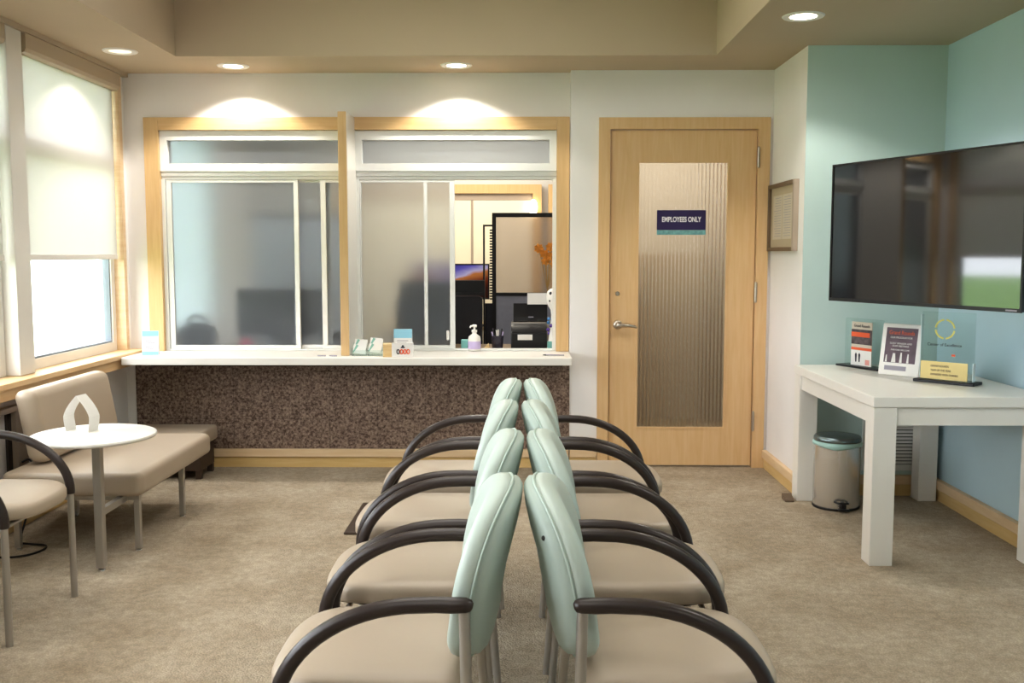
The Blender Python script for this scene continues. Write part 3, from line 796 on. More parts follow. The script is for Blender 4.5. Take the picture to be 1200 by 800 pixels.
# glass award
A = math.radians(-46); c = (2.0, 4.635, 0.741); T = turned(A, c)
aw = thing('glass_award', 'tall clear glass award with a gold ring and gold base on the white table', 'award', c, A)
b = box(B(), -0.13, 0.155, -0.05, 0.05, 0, 0.014, 0.002, 1); obj('base', b, M['black'], aw, world=False, label='black base slab')
b = box(B(), -0.112, 0.132, -0.014, 0.014, 0.0145, 0.335, 0.004, 2); obj('glass_slab', b, M['acrylic'], aw, world=False)
b = box(B(), -0.108, 0.112, -0.0185, -0.0148, 0.016, 0.100); gp = obj('gold_plate', b, M['gold'], aw, world=False)
b = box(B(), 0.1325, 0.136, -0.014, 0.014, 0.016, 0.10); obj('edge_highlight', b, M['acrylic_highlight'], aw, world=False)  # painted highlight on the right edge of the slab
b = B(); box(b, -0.1155, -0.1125, -0.014, 0.014, 0.016, 0.32); obj('edge_highlight', b, M['acrylic_highlight'], aw, world=False)  # painted highlight along the left edge
b = B()
for k in range(4):
    a0 = k * PI / 2 + 0.12; a1 = (k + 1) * PI / 2 - 0.12; n = 10
    ring = [(0.048 * math.cos(a0 + (a1 - a0) * i / n), 0.048 * math.sin(a0 + (a1 - a0) * i / n)) for i in range(n + 1)] + \
           [(0.040 * math.cos(a1 - (a1 - a0) * i / n), 0.040 * math.sin(a1 - (a1 - a0) * i / n)) for i in range(n + 1)]
    loft(b, [[(x + 0.0, yy, z + 0.255) for x, z in ring] for yy in (-0.016, -0.0145)])
obj('gold_ring', b, M['gold_ring'], aw, world=False)
lettering('lettering', 'Center of Excellence', 0.020, M['ink'], aw, (0.0, -0.0155, 0.180), xs=0.95)
for k, (s, w) in enumerate((('GRAND ROUNDS', 0.010), ('TEAM OF THE YEAR', 0.010), ('AWARDED WITH THANKS', 0.010))):
    lettering('plate_lettering', s, 0.0135, M['frame_brown'], aw, (-0.06, -0.0195, 0.078 - k * 0.02), align='LEFT', xs=0.8)
b = box(B(), 0.035, 0.052, -0.0155, -0.0146, 0.128, 0.138); obj('small_mark', b, M['orange'], aw, world=False)

# white leaflet stand
A = math.radians(-50); c = (1.885, 4.90, 0.741)
ls = thing('leaflet_stand', 'white tilted stand with a dark poster between the two clear awards', 'sign stand', c, A)
def lean(b, k=0.16):
    for v in b.verts: v.co.y += k * v.co.z
    return b
b = lean(box(B(), -0.108, 0.108, -0.012, 0.0, 0.0, 0.258, 0.006, 2)); obj('panel', b, M['white_pl'], ls, smooth=True, world=False)
b = B(); prism(b, [(0.0, 0.0), (0.10, 0.0), (0.042, 0.24)], 'x', -0.02, 0.02); obj('easel_back', b, M['white_pl'], ls, world=False)
b = lean(box(B(), -0.083, 0.083, -0.0135, -0.0122, 0.064, 0.238)); ps = obj('poster', b, M['poster'], ls, world=False)
tl = (PI / 2 - math.atan(0.16), 0, 0)
def lean_text(body, size, m, z, xs=0.9):
    return lettering('lettering', body, size, m, ls, (0, -0.0145 + 0.16 * z, z), rot=(PI / 2 - math.atan(0.16), 0, 0), xs=xs)
lean_text('Grand Rounds', 0.028, M['orange'], 0.213, 0.82)
lean_text('OUR PROGRAM FOR', 0.014, M['white'], 0.189)
lean_text('GUEST SPEAKERS AND', 0.013, M['white'], 0.160); lean_text('STAFF MEETINGS', 0.013, M['white'], 0.147); lean_text('EVERYONE WELCOME', 0.011, M['white'], 0.128)
b = B()
for x0, h, w in ((-0.07, 0.035, 0.010), (-0.03, 0.045, 0.024), (0.008, 0.05, 0.014), (0.045, 0.045, 0.012)):
    prism(b, [(x0 - w / 2, 0.066), (x0 + w / 2, 0.066), (x0 + w / 4, 0.066 + h), (x0 - w / 4, 0.066 + h)], 'y', -0.0145, -0.0137)
lean(b); obj('white_figures', b, M['white'], ps, world=False)
b = lean(box(B(), -0.075, 0.04, -0.0135, -0.0122, 0.026, 0.048)); obj('label_strip', b, M['grey_ink'], ls, world=False)

# clear plaque
A = math.radians(-66); c = (1.83, 5.235, 0.741)
pq = thing('acrylic_plaque', 'clear acrylic plaque holding a flyer, nearest the corner of the white table', 'award', c, A)
b = box(B(), -0.165, 0.145, -0.05, 0.045, 0, 0.010, 0.002, 1); obj('base', b, M['black'], pq, world=False, label='black base slab')
b = box(B(), -0.14, 0.125, -0.012, 0.012, 0.0105, 0.262, 0.003, 1); obj('acrylic_slab', b, M['acrylic'], pq, world=False)
b = box(B(), -0.085, 0.065, -0.0150, -0.0125, 0.012, 0.245); fl = obj('flyer', b, M['paper_page'], pq, world=False)
b = box(B(), -0.085, 0.065, -0.0165, -0.0152, 0.125, 0.205); obj('flyer_photo', b, M['photo_print'], fl, world=False)
b = box(B(), -0.085, 0.050, -0.0180, -0.0167, 0.165, 0.190); box(b, -0.085, 0.065, -0.0165, -0.0152, 0.094, 0.108); obj('orange_band', b, M['orange'], fl, world=False)
b = box(B(), -0.085, 0.065, -0.0165, -0.0152, 0.012, 0.093); obj('flyer_foot', b, M['white'], fl, world=False)
b = B()
for x in (-0.047, -0.022):
    prism(b, [(x - 0.004, 0.03), (x + 0.004, 0.03), (x + 0.007, 0.07), (x, 0.08), (x - 0.007, 0.07)], 'y', -0.0178, -0.0167)
obj('printed_figures', b, M['ink'], fl, world=False)
b = box(B(), 0.022, 0.052, -0.0178, -0.0167, 0.018, 0.046); obj('red_stamp', b, mat('faded_red', '#d99a90', 0.6, var=0.05), fl, world=False)
lettering('lettering', 'Grand Rounds', 0.022, M['ink'], pq, (-0.01, -0.0160, 0.224), xs=0.9)

# ------------------------------------------------------------------ television across the corner
L0 = Vector((1.583, 5.065, 0)); dirv = Vector((0.376, -0.927, 0)).normalized(); LEN = 1.168
ang = math.atan2(dirv.y, dirv.x); cen = L0 + dirv * LEN / 2
tv = thing('television', 'large black flat screen television mounted above the white table', 'television', (cen.x, cen.y, 1.11), ang)
H0, H1, HL = 0.0, 0.688, LEN / 2
b = B(); frame_xz(b, -HL, HL, H0, H1, 0.009, -0.008, 0.0, 0.016, 0.009); obj('bezel', b, M['black'], tv, world=False)
b = B(); n = 16
box(b, -HL + 0.009, HL - 0.009, -0.004, -0.001, 0.016, H1 - 0.009); obj('screen', b, M['screen'], tv, world=False)
b = B(); box(b, -HL + 0.002, HL - 0.002, 0.0005, 0.032, 0.002, H1 - 0.002, 0.006, 2); box(b, -0.3, 0.3, 0.033, 0.06, 0.08, 0.5, 0.01, 2); obj('housing', b, M['black'], tv, world=False)
b = box(B(), HL - 0.075, HL - 0.02, -0.0095, -0.0082, 0.005, 0.011); obj('badge', b, M['grey_ink'], tv, world=False)
b = B(); nrm = Vector((-dirv.y, dirv.x, 0)) * -1
box(b, -0.12, 0.12, 0.061, 0.075, 0.2, 0.45); tube(b, [(0.0, 0.07, 0.325), (0.05, 0.20, 0.325), (0.10, 0.315, 0.325)], 0.02, 10)
obj('wall_bracket', b, M['black'], tv, world=False)

# ------------------------------------------------------------------ bin, vent, door stop
cx, cy = 1.684, 5.19
tb = thing('pedal_bin', 'round stainless steel pedal bin with a liner beneath the white table', 'bin', (cx, cy, 0))
b = B(); lathe(b, [(0, 0.012), (0.118, 0.012), (0.120, 0.018), (0.120, 0.355), (0.117, 0.357), (0, 0.357)], cx, cy, 0, 48); obj('body', b, M['chrome'], tb, smooth=40)
b = B(); lathe(b, [(0, 0), (0.121, 0), (0.123, 0.008), (0.121, 0.0118), (0, 0.0118)], cx, cy, 0, 48); obj('foot_ring', b, M['rubber'], tb, smooth=40)
b = B(); N = 60; rings = []
for (r, z) in ((0.121, 0.330), (0.126, 0.338), (0.127, 0.350), (0.123, 0.3565), (0.119, 0.358)):
    rings.append([(cx + (r + 0.0018 * math.sin(9 * a) + 0.001 * math.sin(23 * a)) * math.cos(a), cy + (r + 0.0018 * math.sin(9 * a)) * math.sin(a), z - (0.006 * math.sin(3 * a + 1) if z < 0.34 else 0)) for a in [2 * PI * k / N for k in range(N)]])
loft(b, rings); obj('liner', b, M['liner'], tb, smooth=60)
b = B(); lathe(b, [(0, 0.3585), (0.121, 0.3585), (0.123, 0.362), (0.122, 0.376), (0.116, 0.385), (0.08, 0.392), (0, 0.395)], cx, cy, 0, 48); obj('lid', b, M['lid'], tb, smooth=40)
b = B(); tube(b, [(cx - 0.045, cy - 0.118, 0.052), (cx - 0.03, cy - 0.142, 0.05), (cx + 0.02, cy - 0.142, 0.048), (cx + 0.03, cy - 0.118, 0.046)], 0.0055, 8)
box(b, cx - 0.03, cx + 0.025, cy - 0.155, cy - 0.135, 0.008, 0.02, 0.003); box(b, cx - 0.012, cx + 0.01, cy - 0.142, cy - 0.122, 0.018, 0.044); obj('pedal', b, M['black'], tb)

vt = thing('air_vent', 'white louvred air vent low on the teal wall behind the table', 'vent', (2.08, TY - 0.01, 0.14))
b = B(); frame_xz(b, 1.90, 2.24, 0.142, 0.425, 0.03, TY - 0.016, TY - 0.001, 0.032, 0.036); obj('frame', b, M['white_metal'], vt)
b = B(); box(b, 1.93, 2.21, TY - 0.004, TY - 0.0015, 0.174, 0.389); obj('recess', b, M['grille_dark'], vt)
b = B()
for k in range(11):
    z = 0.180 + k * 0.0194
    prism(b, [(TY - 0.014, z), (TY - 0.012, z - 0.001), (TY - 0.005, z + 0.010), (TY - 0.007, z + 0.0125)], 'x', 1.93, 2.21)
obj('louvres', b, M['white_metal'], vt)

b = B(); prism(b, [(5.265, 0.0), (5.345, 0.0), (5.345, 0.034), (5.33, 0.036), (5.268, 0.012)], 'x', 1.435, 1.485)
bmesh.ops.bevel(b, geom=list(b.edges), offset=0.003, segments=1, affect='EDGES')
o = obj('door_stop', b, M['frame_brown']); tag(o, 'small brown wedge on the carpet beside the rear leg of the white table', 'door stop')

# ------------------------------------------------------------------ things on the counter
CT = 0.732
def tent_card(c, w, h, dep, ang, label, top_h, foot):
    t = thing('tent_card', label, 'card', c, ang)
    b = B(); prism(b, [(0, 0), (dep, 0), (dep / 2 + 0.004, h), (dep / 2 - 0.004, h)], 'x', -w / 2, w / 2); obj('card', b, M['white'], t, world=False)
    k = (dep / 2 - 0.004) / h
    def strip(name, z0, z1, x0, x1, m):
        b = B(); prism(b, [(k * z0 - 0.0015, z0), (k * z0 - 0.0003, z0), (k * z1 - 0.0003, z1), (k * z1 - 0.0015, z1)], 'x', x0, x1); obj(name, b, m, t, world=False)
    strip('blue_header', h - top_h, h, -w / 2, w / 2, M['pale_blue'])
    if foot: strip('blue_footer', 0.0, 0.022, -w / 2, w / 2, M['pale_blue'])
    b = B()
    for j in range(6):
        z = h - top_h - 0.018 - j * 0.012
        if z < 0.03: break
        prism(b, [(k * z - 0.0015, z), (k * z - 0.0003, z), (k * (z + 0.004) - 0.0003, z + 0.004), (k * (z + 0.004) - 0.0015, z + 0.004)], 'x', -w * 0.32, w * (0.3 - 0.1 * (j % 2)))
    obj('printed_lines', b, M['grey_ink'], t, world=False)
    return t
tent_card((-2.275, 5.95, CT), 0.095, 0.145, 0.075, math.radians(14), 'white and pale blue tent card at the window end of the counter', 0.032, True)
tent_card((-0.735, 6.00, CT), 0.112, 0.155, 0.06, 0.0, 'blue topped white leaflet card standing behind the wooden box', 0.055, False)

def card_holder(x, label):
    t = thing('card_holder', label, 'card holder', (x, 5.95, CT), math.radians(4))
    b = B()
    box(b, -0.045, 0.045, -0.045, 0.045, 0.0, 0.003); box(b, -0.045, 0.045, -0.045, -0.042, 0.003, 0.035); box(b, -0.045, 0.045, 0.040, 0.043, 0.003, 0.075)
    box(b, -0.045, -0.042, -0.042, 0.04, 0.003, 0.045); box(b, 0.042, 0.045, -0.042, 0.04, 0.003, 0.045)
    obj('clear_tray', b, M['acrylic'], t, world=False)
    return t
def cards(x, y, z, tilt, label, m):
    t = thing('business_cards', label, 'cards', (x, y, z), math.radians(4))
    b = B(); box(b, -0.038, 0.038, -0.006, 0.006, 0.0, 0.054)
    bmesh.ops.rotate(b, verts=b.verts, cent=(0, 0, 0), matrix=Matrix.Rotation(math.radians(-14), 3, 'X')); bmesh.ops.rotate(b, verts=b.verts, cent=(0, 0, 0), matrix=Matrix.Rotation(tilt, 3, 'Y'))
    obj('stack', b, M['white'], t, world=False)
    b = B(); prism(b, [(-0.038, 0.006), (-0.034, 0.0), (-0.008, 0.048), (-0.022, 0.054)], 'y', -0.0075, -0.0063)
    bmesh.ops.rotate(b, verts=b.verts, cent=(0, 0, 0), matrix=Matrix.Rotation(math.radians(-14), 3, 'X')); bmesh.ops.rotate(b, verts=b.verts, cent=(0, 0, 0), matrix=Matrix.Rotation(tilt, 3, 'Y'))
    obj('green_print', b, M['teal_paper'], t, world=False)
    return t
card_holder(-0.99, 'clear acrylic card tray beside the maple dividing fin')
card_holder(-0.895, 'clear acrylic card tray against the wooden box')
cards(-0.992, 5.925, CT + 0.012, 0.12, 'white cards lowest in the tray beside the dividing fin', None)
cards(-0.988, 5.962, CT + 0.042, 0.10, 'white cards raised at the rear of the tray beside the dividing fin', None)
cards(-0.897, 5.925, CT + 0.018, 0.12, 'white cards lowest in the tray against the wooden box', None)
cards(-0.893, 5.962, CT + 0.050, 0.10, 'white cards raised at the rear of the tray against the wooden box', None)

wb = thing('wooden_box', 'small wooden box with a white front and red orange ring print on the counter', 'box', (-0.755, 5.87, CT), math.radians(8))
b = box(B(), -0.082, 0.0, -0.02, 0.075, 0.0, 0.078, 0.002, 1); obj('box_body', b, M['boxwood'], wb, world=False)
b = box(B(), -0.030, 0.100, -0.034, -0.0205, 0.0, 0.086, 0.001, 1); fp = obj('front_plate', b, M['white'], wb, world=False)
for k, m in enumerate((M['ink'], M['orange'], M['orange'], M['orange'])):
    b = B(); tube(b, [(0.008 + k * 0.020 + 0.008 * math.cos(a), -0.0355, 0.033 + 0.013 * math.sin(a)) for a in [2 * PI * i / 20 for i in range(20)]], 0.0032, 6, closed=True); obj('printed_ring', b, m, fp, smooth=True, world=False)
b = B(); box(b, 0.024, 0.048, -0.036, -0.0345, 0.054, 0.062); ball(b, (0.036, -0.0352, 0.066), 0.007, 1, 0.2, 1); obj('black_print', b, M['ink'], fp, world=False)

sx_, sy_ = -0.305, 6.235
hs = thing('sanitizer_bottle', 'white pump sanitizer bottle with a lilac label in the open window', 'bottle', (sx_, sy_, CT))
b = B(); lathe(b, [(0, 0), (0.036, 0), (0.040, 0.004), (0.040, 0.075), (0.036, 0.092), (0.018, 0.106), (0.014, 0.110), (0.014, 0.118), (0, 0.118)], sx_, sy_, CT, 28); obj('bottle_body', b, M['white_pl'], hs, smooth=50)
b = B(); lathe(b, [(0.0405, 0.014), (0.0408, 0.014), (0.0408, 0.062), (0.0405, 0.062), (0.0405, 0.014)], sx_, sy_, CT, 28); obj('label_wrap', b, M['lilac'], hs, smooth=50)
b = B(); lathe(b, [(0, 0.1185), (0.018, 0.1185), (0.018, 0.134), (0.007, 0.136), (0.006, 0.150), (0.016, 0.152), (0.017, 0.164), (0.008, 0.168), (0, 0.168)], sx_, sy_, CT, 24)
tube(b, [(sx_, sy_, CT + 0.16), (sx_ - 0.02, sy_ - 0.02, CT + 0.16), (sx_ - 0.026, sy_ - 0.027, CT + 0.150)], 0.005, 8); obj('pump', b, M['white_pl'], hs, smooth=50)
b = box(B(), -0.395, -0.352, 6.31, 6.37, CT, CT + 0.062, 0.002, 1); o = obj('teal_box', b, M['teal_box']); tag(o, 'little teal box beside the sanitizer bottle at the sliding panel', 'box')
pn = thing('pen', 'dark pen lying on the counter by the open window', 'pen', (0.2, 5.93, CT))
b = B(); tube(b, [(0.145, 5.935, CT + 0.0045), (0.255, 5.93, CT + 0.0045)], 0.0042, 8); obj('barrel', b, M['grey_ink'], pn, smooth=True)
b = B(); tube(b, [(0.125, 5.936, CT + 0.0045), (0.1448, 5.935, CT + 0.0045)], [0.002, 0.0046], 8); obj('tip', b, M['black'], pn, smooth=True)
for k, (x0, x1) in enumerate(((-1.235, -1.185), (-1.165, -1.118))):
    b = B(); tube(b, [(x0, 5.885, CT + 0.004), (x1, 5.88, CT + 0.004)], 0.004, 8); o = obj('pen_piece', b, M['grey_ink'], smooth=True)
    tag(o, ('grey pen piece on the counter before the closed window, away from the fin', 'grey pen piece on the counter just beside the maple dividing fin')[k], 'pen')

# ------------------------------------------------------------------ office behind the glass
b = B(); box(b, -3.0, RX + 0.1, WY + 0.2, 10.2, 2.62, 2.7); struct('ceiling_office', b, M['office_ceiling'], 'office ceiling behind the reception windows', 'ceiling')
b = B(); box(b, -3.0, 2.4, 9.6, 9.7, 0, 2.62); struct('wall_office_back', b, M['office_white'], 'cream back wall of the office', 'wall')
b = B()
box(b, -2.70, -2.60, WY + 0.12, 6.75, 0, 2.62); box(b, -2.70, -2.60, 8.3, 9.6, 0, 2.62); box(b, -2.70, -2.60, 6.75, 8.3, 0, 0.8); box(b, -2.70, -2.60, 6.75, 8.3, 2.3, 2.62)
struct('wall_office_left', b, M['office_white'], 'office side wall with a daylight opening', 'wall')
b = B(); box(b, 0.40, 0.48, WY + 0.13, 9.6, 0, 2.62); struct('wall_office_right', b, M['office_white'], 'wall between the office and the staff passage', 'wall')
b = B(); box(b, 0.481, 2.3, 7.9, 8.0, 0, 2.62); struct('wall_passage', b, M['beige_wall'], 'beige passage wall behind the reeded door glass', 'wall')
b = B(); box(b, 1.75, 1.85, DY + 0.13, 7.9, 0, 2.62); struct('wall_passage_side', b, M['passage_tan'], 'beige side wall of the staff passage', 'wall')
b = B(); box(b, -2.65, -2.648, 6.75, 8.3, 0.8, 2.3); struct('window_7', b, M['softening_sheer'], 'office window, its daylight softened by an added fabric, behind the frosted panels', 'window')  # unseen fabric sheet added over the opening to soften the glow

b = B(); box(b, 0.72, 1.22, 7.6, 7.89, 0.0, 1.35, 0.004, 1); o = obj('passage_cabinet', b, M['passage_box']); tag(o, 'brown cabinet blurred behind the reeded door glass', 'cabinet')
# maple cased closet front at the back of the office
cl = thing('office_closet', 'cream closet doors in a maple casing at the back of the office', 'closet', (-0.4, 9.55, 0))
YC = 9.5
b = B(); box(b, -1.75, 0.10, YC, YC + 0.09, 1.925, 2.01); box(b, 0.10, 0.185, YC, YC + 0.09, 0, 2.01); box(b, -1.83, -1.75, YC, YC + 0.09, 0, 2.01); obj('casing', b, M['maple'], cl)
for (x0, x1) in ((-1.745, -1.125), (-1.118, -0.495), (-0.475, 0.095)):
    b = B(); box(b, x0, x1, YC + 0.03, YC + 0.06, 0.02, 1.86, 0.002, 1); obj('closet_door', b, M['cream_wall'], cl)
b = B(); box(b, -0.494, -0.476, YC + 0.025, YC + 0.05, 0.02, 1.86); box(b, -1.745, 0.095, YC + 0.03, YC + 0.06, 1.862, 1.924); obj('dark_stile', b, M['frame_taupe'], cl)
b = B(); box(b, 0.25, 0.33, YC + 0.0, YC + 0.09, 0, 2.01); struct('trim_12', b, M['maple'], 'second maple upright beside the office closet', 'trim')
b = B(); ball(b, (0.105, YC - 0.03, 1.79), 0.055, 0.75, 0.5, 1.4); o = obj('wall_lamp', b, M['sconce'], smooth=True); tag(o, 'glowing oval wall lamp at the edge of the office closet', 'lamp')

# inner desk
dk = thing('office_desk', 'brown office desk top just inside the reception windows', 'desk', (-1.1, 6.75, 0))
b = B(); box(b, -2.55, 0.38, 6.405, 7.0, 0.675, 0.705, 0.003, 1); obj('desk_top', b, M['desk'], dk)
for x in (-2.5, -1.2, 0.3):
    b = B(); box(b, x, x + 0.04, 6.45, 6.95, 0, 0.674); obj('support_panel', b, M['grey_panel'], dk)
DT = 0.706
# cubicle divider
cd = thing('cubicle_divider', 'dark framed cubicle divider with a cloudy pane behind the scanner', 'partition', (0.05, 7.7, 0))
b = B(); box(b, -0.235, -0.205, 7.68, 7.72, 0, 1.665); box(b, 0.36, 0.395, 7.68, 7.72, 0, 1.665); box(b, -0.205, 0.36, 7.68, 7.72, 1.632, 1.665); box(b, -0.205, 0.36, 7.68, 7.72, 1.02, 1.045); obj('frame', b, M['black'], cd)
b = B(); box(b, -0.205, 0.36, 7.696, 7.702, 1.045, 1.632); obj('cloudy_pane', b, M['trans_panel'], cd)
b = B(); box(b, -0.205, 0.36, 7.685, 7.715, 0.05, 1.02); obj('fabric_panel', b, M['grey_fabric'], cd)
ce = thing('slotted_divider', 'narrow dark divider with a slotted edge behind the cubicle pane', 'partition', (-0.28, 7.95, 0))
b = B(); frame_xz(b, -0.315, -0.225, 0.0, 1.58, 0.014, 7.90, 7.94); obj('frame', b, M['black'], ce)
b = B(); box(b, -0.300, -0.24, 7.91, 7.93, 0.02, 0.95); obj('dark_infill', b, M['black_soft'], ce)
b = B()
for k in range(26): box(b, -0.262, -0.240, 7.903, 7.928, 0.98 + k * 0.022, 0.992 + k * 0.022)
obj('slotted_edge', b, M['black'], ce)
# monitor and its desk
bd = thing('back_desk', 'tan desk carrying the lit monitor at the back of the office', 'desk', (-0.6, 8.6, 0))
b = B(); box(b, -1.2, -0.10, 8.3, 8.95, 0.70, 0.73, 0.003, 1); obj('desk_top', b, M['boxwood'], bd)
for x in (-1.15, -0.16):
    b = B(); box(b, x, x + 0.04, 8.35, 8.9, 0, 0.70); obj('support_panel', b, M['grey_panel'], bd)
mo = thing('monitor', 'monitor showing an orange desert scene under a violet sky', 'monitor', (-0.62, 8.55, 0.731))
b = B(); frame_xz(b, -0.97, -0.285, 0.955, 1.262, 0.012, 8.50, 8.53); box(b, -0.97, -0.285, 8.53, 8.55, 0.955, 1.262); obj('bezel', b, M['black'], mo)
b = B(); box(b, -0.958, -0.297, 8.522, 8.529, 0.967, 1.25); obj('screen', b, M['desert'], mo)
b = B(); box(b, -0.66, -0.58, 8.551, 8.57, 0.74, 1.1); box(b, -0.75, -0.5, 8.47, 8.66, 0.731, 0.742, 0.003); obj('stand', b, M['black'], mo)
b = B(); box(b, -0.37, -0.25, 8.33, 8.42, 0.731, 0.748, 0.006); o = obj('telephone_base', b, M['black']); tag(o, 'flat black device on the tan desk near the monitor', 'device')
# office chair
oc = thing('office_chair', 'black office chair with a tall back seen through the open window', 'chair', (-0.6, 7.3, 0))
b = B(); 
def rr(x0, x1, z0, z1, r):
    p = []
    for (cx_, cz_, a0) in ((x1 - r, z1 - r, 0), (x0 + r, z1 - r, PI / 2), (x0 + r, z0 + r, PI), (x1 - r, z0 + r, 1.5 * PI)):
        for j in range(6):
            a = a0 + PI / 2 * j / 5; p.append((cx_ + r * math.cos(a), cz_ + r * math.sin(a)))
    return p
prism(b, rr(-0.905, -0.285, 0.50, 1.045, 0.03), 'y', 7.02, 7.08); obj('backrest', b, M['black_soft'], oc)
b = B(); frame_xz(b, -0.88, -0.268, 1.05, 1.16, 0.02, 7.03, 7.06); box(b, -0.86, -0.288, 7.042, 7.046, 1.07, 1.14); obj('head_mesh', b, M['black'], oc)
b = B(); box(b, -0.88, -0.31, 7.09, 7.60, 0.44, 0.50, 0.03); obj('seat', b, M['black_soft'], oc)
b = B(); tube(b, [(-0.6, 7.35, 0.08), (-0.6, 7.35, 0.44)], 0.03, 12); obj('gas_column', b, M['black'], oc)
for k in range(5):
    a = k * 2 * PI / 5 + 0.3; e = (-0.6 + 0.3 * math.cos(a), 7.35 + 0.3 * math.sin(a))
    b = B(); tube(b, [(-0.6, 7.35, 0.09), (e[0], e[1], 0.07)], [0.025, 0.015], 8); ball(b, (e[0], e[1], 0.03), 0.03); obj('leg', b, M['black'], oc)
# document scanner
sc_ = thing('document_scanner', 'black document scanner with a white page in its tray inside the open window', 'scanner', (0.04, 6.62, DT))
b = B(); prism(b, [(6.50, DT), (6.78, DT), (6.78, DT + 0.16), (6.70, DT + 0.19), (6.56, DT + 0.165), (6.50, DT + 0.12)], 'x', -0.075, 0.165); bmesh.ops.bevel(b, geom=list(b.edges), offset=0.008, segments=2, affect='EDGES'); obj('body', b, M['black'], sc_, smooth=True)
b = B(); prism(b, [(6.60, DT + 0.192), (6.615, DT + 0.185), (6.72, DT + 0.30), (6.705, DT + 0.305)], 'x', -0.06, 0.17); obj('feed_tray', b, M['black'], sc_)
b = B(); box(b, -0.03, 0.068, 6.492, 6.4995, DT + 0.072, DT + 0.108); obj('paper_label', b, M['white'], sc_)
b = B(); box(b, 0.04, 0.075, 6.60, 6.602, DT + 0.215, DT + 0.222); obj('badge', b, M['grey_ink'], sc_)
b = B(); prism(b, [(6.682, DT + 0.300), (6.685, DT + 0.298), (6.745, DT + 0.372), (6.742, DT + 0.374)], 'x', 0.035, 0.185); o = obj('scan_page', b, M['white']); tag(o, 'white page standing in the scanner tray', 'paper')
# pen cup
pc = thing('pen_cup', 'smoky plastic pen cup beside the scanner', 'pen cup', (-0.165, 6.52, DT))
b = B(); lathe(b, [(0, 0), (0.034, 0), (0.042, 0.10), (0.039, 0.10), (0.032, 0.004), (0, 0.004)], -0.165, 6.52, DT, 20); obj('cup', b, M['smoke'], pc, smooth=50)
for k in range(6):
    a = k * PI / 3 + 0.4
    b = B(); tube(b, [(-0.165 + 0.012 * math.cos(a), 6.52 + 0.012 * math.sin(a), DT + 0.006), (-0.165 + 0.040 * math.cos(a), 6.52 + 0.036 * math.sin(a), DT + 0.125 + 0.012 * (k % 3))], 0.0045, 8)
    o = obj('cup_pen', b, (M['lilac'], M['white_pl'], M['ink'])[k % 3], smooth=True)
    tag(o, ('lilac', 'white', 'dark')[k % 3] + ' pen standing in the smoky pen cup beside the scanner', 'pen', 'pens in the smoky cup')
b = B(); prism(b, [(-0.275, DT), (-0.205, DT), (-0.222, DT + 0.055)], 'y', 6.44, 6.462); o = obj('wooden_wedge', b, M['boxwood']); tag(o, 'small wooden triangle beside the pen cup', 'ornament')
# orange dried flowers
fv = thing('dried_flowers', 'orange dried flowers in a vase rising behind the scanner', 'flowers', (0.17, 6.85, DT))
b = B(); lathe(b, [(0, 0), (0.04, 0), (0.05, 0.06), (0.035, 0.14), (0.022, 0.19), (0.026, 0.20), (0.018, 0.195), (0, 0.1)], 0.17, 6.85, DT, 20); obj('vase', b, M['vase'], fv, smooth=50)
random.seed(3)
for k, (x, z) in enumerate(((0.115, 1.385), (0.155, 1.345), (0.195, 1.395), (0.165, 1.30), (0.205, 1.33), (0.225, 1.28))):
    b = B(); tube(b, [(0.17, 6.85, DT + 0.05), (0.175, 6.85, 1.1), (x, 6.85, z)], 0.003, 6); obj('stem', b, M['stem'], fv)
    b = B()
    for j in range(7):
        a = j * 2 * PI / 7 + k; tip = Vector((x + 0.036 * math.cos(a), 6.85 + 0.02 * math.sin(a * 1.3), z + 0.036 * math.sin(a)))
        base = Vector((x, 6.85, z)); side = (tip - base).cross(Vector((0, 1, 0))).normalized() * 0.014; mid = base + (tip - base) * 0.6 + Vector((0, -0.008, 0))
        v = [b.verts.new(p) for p in (base, mid + side, tip, mid - side)]; b.faces.new(v)
    obj('blossom', b, M['petal'], fv)
# white spotted ornament with beads
og = thing('white_ornament', 'white dark spotted figurine hung with coloured beads, half hidden by the window frame', 'ornament', (0.185, 6.47, DT))
b = B(); ox, oy = 0.205, 6.47
lathe(b, [(0, 0.0), (0.04, 0.0), (0.042, 0.01), (0.030, 0.08), (0.018, 0.16), (0.014, 0.24), (0.018, 0.275), (0.034, 0.30), (0.045, 0.335), (0.047, 0.365), (0.040, 0.395), (0.022, 0.412), (0, 0.418)], ox, oy, DT, 24); obj('body', b, M['white_pl'], og, smooth=60)
b = B(); ball(b, (ox - 0.020, oy - 0.039, DT + 0.385), 0.009, 1, .5, 1.2); ball(b, (ox - 0.024, oy - 0.037, DT + 0.335), 0.007, 1, .5, 1); obj('dark_spots', b, M['ink'], og, smooth=True)
for k in range(14):
    a = k * 2.4; z = 0.11 + 0.011 * k * 0.8
    b = B(); ball(b, (ox + 0.034 * math.cos(a), oy + 0.034 * math.sin(a), DT + z), 0.012); obj('bead', b, (M['bead_blue'], M['bead_purple'], M['bead_green'])[k % 3], og, smooth=True)
b = B(); box(b, 0.165, 0.215, 6.41, 6.425, DT, DT + 0.07, 0.003); o = obj('teal_card', b, M['teal_box']); tag(o, 'teal block in front of the white ornament by the window jamb', 'block')

